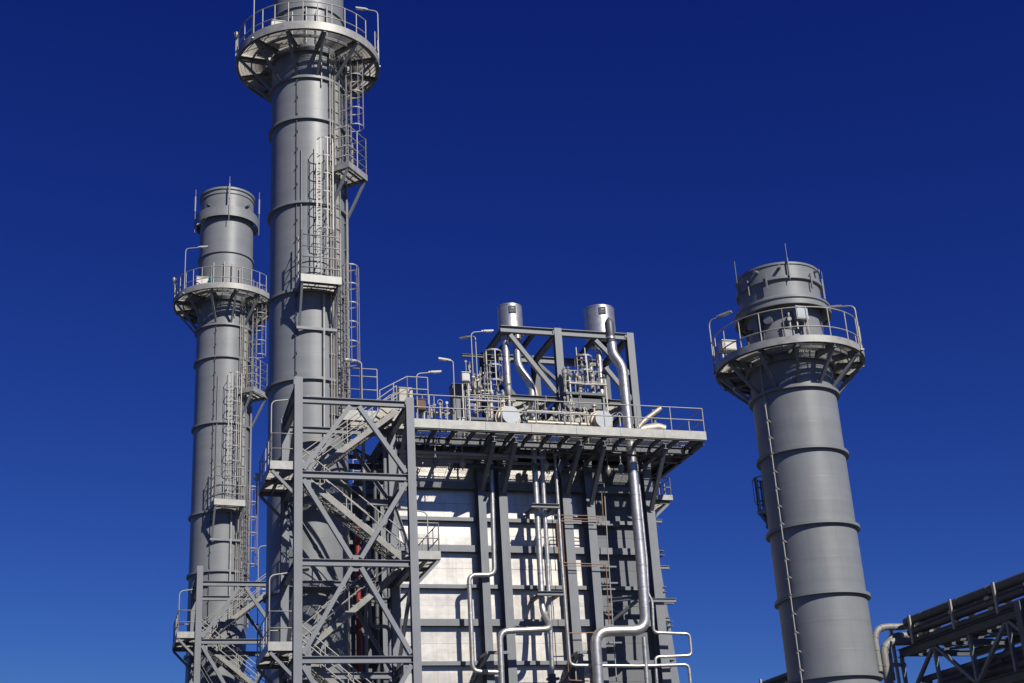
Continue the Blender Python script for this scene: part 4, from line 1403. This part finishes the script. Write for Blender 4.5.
# ================================================================== pipe rack
def pipe_rack():
    X0, X1, Y0, Y1 = 30.0, 33.2, 24.0, 47.4
    t = thing('pipe_rack', (X0, (Y0 + Y1) / 2, 0), 'dark steel truss bridge carrying pipes at the lower right corner', 'pipe rack')
    zt, zl = 10.28, 8.3
    for x in (X0, X1):
        for z, h in ((zt, 0.30), (zl, 0.28)):
            MB().ibeam((x, Y0, z), (x, Y1, z), 0.22, h).build('chord', M_DARK, t)
        ys = [Y1 - 0.1 - 2.25 * k for k in range(11)]
        for i, (ya, yb) in enumerate(zip(ys[:-1], ys[1:])):
            MB().bar((x, ya, zl + 0.14), (x, ya, zt - 0.15), 0.12, 0.12).build('web_post', M_STEEL, t)
            p, q = ((x, ya - 0.1, zl + 0.18), (x, yb + 0.1, zt - 0.18)) if i % 2 == 0 else ((x, ya - 0.1, zt - 0.18), (x, yb + 0.1, zl + 0.18))
            MB().bar(p, q, 0.12, 0.12).build('web_diagonal', M_STEEL, t)
    k = 0
    for y in ys:
        for z in (zt, zl):
            MB().ibeam((X0 + 0.12, y, z), (X1 - 0.12, y, z), 0.16, 0.22).build('cross_beam', M_DARK, t)
    for a, b in zip(ys[:-1:1], ys[1::1]):
        MB().bar((X0 + 0.1, a, zt - 0.02), (X1 - 0.1, b, zt - 0.02), 0.1, 0.08).build('plan_brace', M_STEEL, t)
    for y in (39.2, 28.0):
        for x in (X0 - 0.25, X1 + 0.25):
            MB().bar((x, y, 0), (x, y, 10.5), 0.55 if y > 35 else 0.3, 0.3).build('column', M_DARK, t)
    for y in (Y1 - 0.3,):
        for x in (X0, X1):
            MB().ibeam((x, y, 0), (x, y, zl - 0.15), 0.25, 0.25, (0, 1, 0)).build('column', M_STEEL, t)
    for y in (46.2, 43.45, 40.8, 38.2, 35.5):
        MB().bar((X0 - 0.12, y, zt + 0.16), (X0 - 0.12, y, 11.5), 0.06, 0.12, (0, -1, 0)).build('guide_post', M_GALV, t)
    P = 'pipes on the rack at the lower right'
    rows = [(30.2, 11.38, 0.18, 'topmost dark pipe along the near edge of the rack'), (30.28, 10.98, 0.15, 'second dark pipe from the top on the near edge of the rack'),
            (30.3, 10.62, 0.13, 'third dark pipe just above the top chord of the rack'), (31.0, 11.3, 0.2, 'dark pipe in the middle of the rack top'),
            (31.8, 10.6, 0.2, 'low dark pipe in the middle of the rack'), (32.6, 11.1, 0.2, 'dark pipe on the far edge of the rack'), (30.75, 10.62, 0.16, 'dark pipe tucked behind the near edge pipes'), (31.4, 10.95, 0.16, 'dark pipe left of the middle of the rack top'), (32.2, 10.95, 0.17, 'dark pipe right of the middle of the rack top'),
            (30.25, 9.15, 0.12, 'thin dark pipe above the lower level near edge'), (31.1, 9.1, 0.14, 'thin dark pipe above the lower level middle'),
            (30.6, 8.75, 0.24, 'large dark pipe on the lower level of the rack'), (31.5, 8.7, 0.2, 'second dark pipe on the lower level of the rack'), (32.3, 8.75, 0.24, 'dark pipe at the back of the lower level')]
    for x, z, r, lab in rows:
        p = thing('rack_pipe', (x, Y1, z), lab, 'pipe', P)
        pipe_mesh([(x, Y0, z), (x, 46.9 if z > 10 else 46.5, z)], r, None, 12, 2.2).build('pipe_run', M_PIPE, p)
        sh = MB().box((x - 0.06, 46.0, z - r - 0.10), (x + 0.06, 46.3, z - r + 0.02)).build('pipe_shoe', M_CREAM if z > 10 else M_DARK, p)
        for k in range(1, 5):
            piece(sh, 'pipe_shoe', p, (0, -2.25 * k, 0))
    B = 'pale bends at the end of the rack'
    for (x, z, r, xo, zd, lab) in ((30.35, 11.28, 0.13, 28.95, 9.6, 'upper pale pipe bending down beside the right chimney'), (30.45, 10.72, 0.15, 29.25, 9.0, 'lower pale pipe bending down beside the right chimney'), (31.2, 11.0, 0.12, 29.6, 9.3, 'pale pipe bend behind the two others at the rack end')):
        p = thing('pipe_bend', (x, 46.9, z), lab, 'pipe', B)
        y = 46.95 if x < 31 else 47.2
        pipe_mesh([(x, y - 0.35, z), (x, y + 0.35, z + 0.01), (xo, y + 0.35, z), (xo, y + 0.35, zd)], r, 0.62, 14, 0.6).build('pipe_run', M_STRINGER, p)
    # little trestle under the bends
    s = thing('trestle', (29.4, 47.6, 0), 'small galvanised trestle under the pale pipe bends', 'trestle')
    for x in (28.9, 29.9):
        MB().bar((x, 47.6, 0), (x, 47.6, 9.4 if x < 29 else 11.4), 0.1, 0.1).build('leg', M_GALV, s)
    MB().bar((28.7, 47.6, 9.9), (30.3, 47.6, 9.9), 0.12, 0.14).build('cross_beam', M_GALV, s)
    MB().bar((28.95, 47.6, 9.8), (29.9, 47.6, 9.0), 0.08, 0.08).build('brace', M_GALV, s)
    MB().bar((28.7, 47.6, 8.7), (30.3, 47.6, 8.7), 0.12, 0.14).build('cross_beam', M_GALV, s)
    # far stretch of the same pipeline, behind the chimney
    f = thing('far_pipe_rack', (31.0, 62.0, 0), 'far dark stretch of pipe rack just left of the right chimney foot', 'pipe rack')
    MB().ibeam((30.0, 54.0, 10.75), (30.0, 80.0, 10.75), 0.25, 0.3).build('chord', M_DARK, f)
    for x, z in ((30.1, 11.05), (30.5, 11.1), (31.0, 10.9)):
        MB().tube([(x, 54.0, z), (x, 80.0, z)], 0.14, 10).build('pipe_run', M_PIPE, f)
    for y in (55.0, 59.0, 63.0, 68.0, 74.0):
        MB().bar((29.88, y, 10.9), (29.88, y, 11.25), 0.08, 0.12).build('guide_post', M_GALV, f)
        for x in (30.0, 31.2):
            MB().ibeam((x, y, 0), (x, y, 10.6), 0.25, 0.25, (0, 1, 0)).build('column', M_DARK, f)


ground()
tall_pair()
right_chimney()
boiler()
towers()
roof_platform()
pipes()
roof_frame()
roof_gear()
pipe_rack()
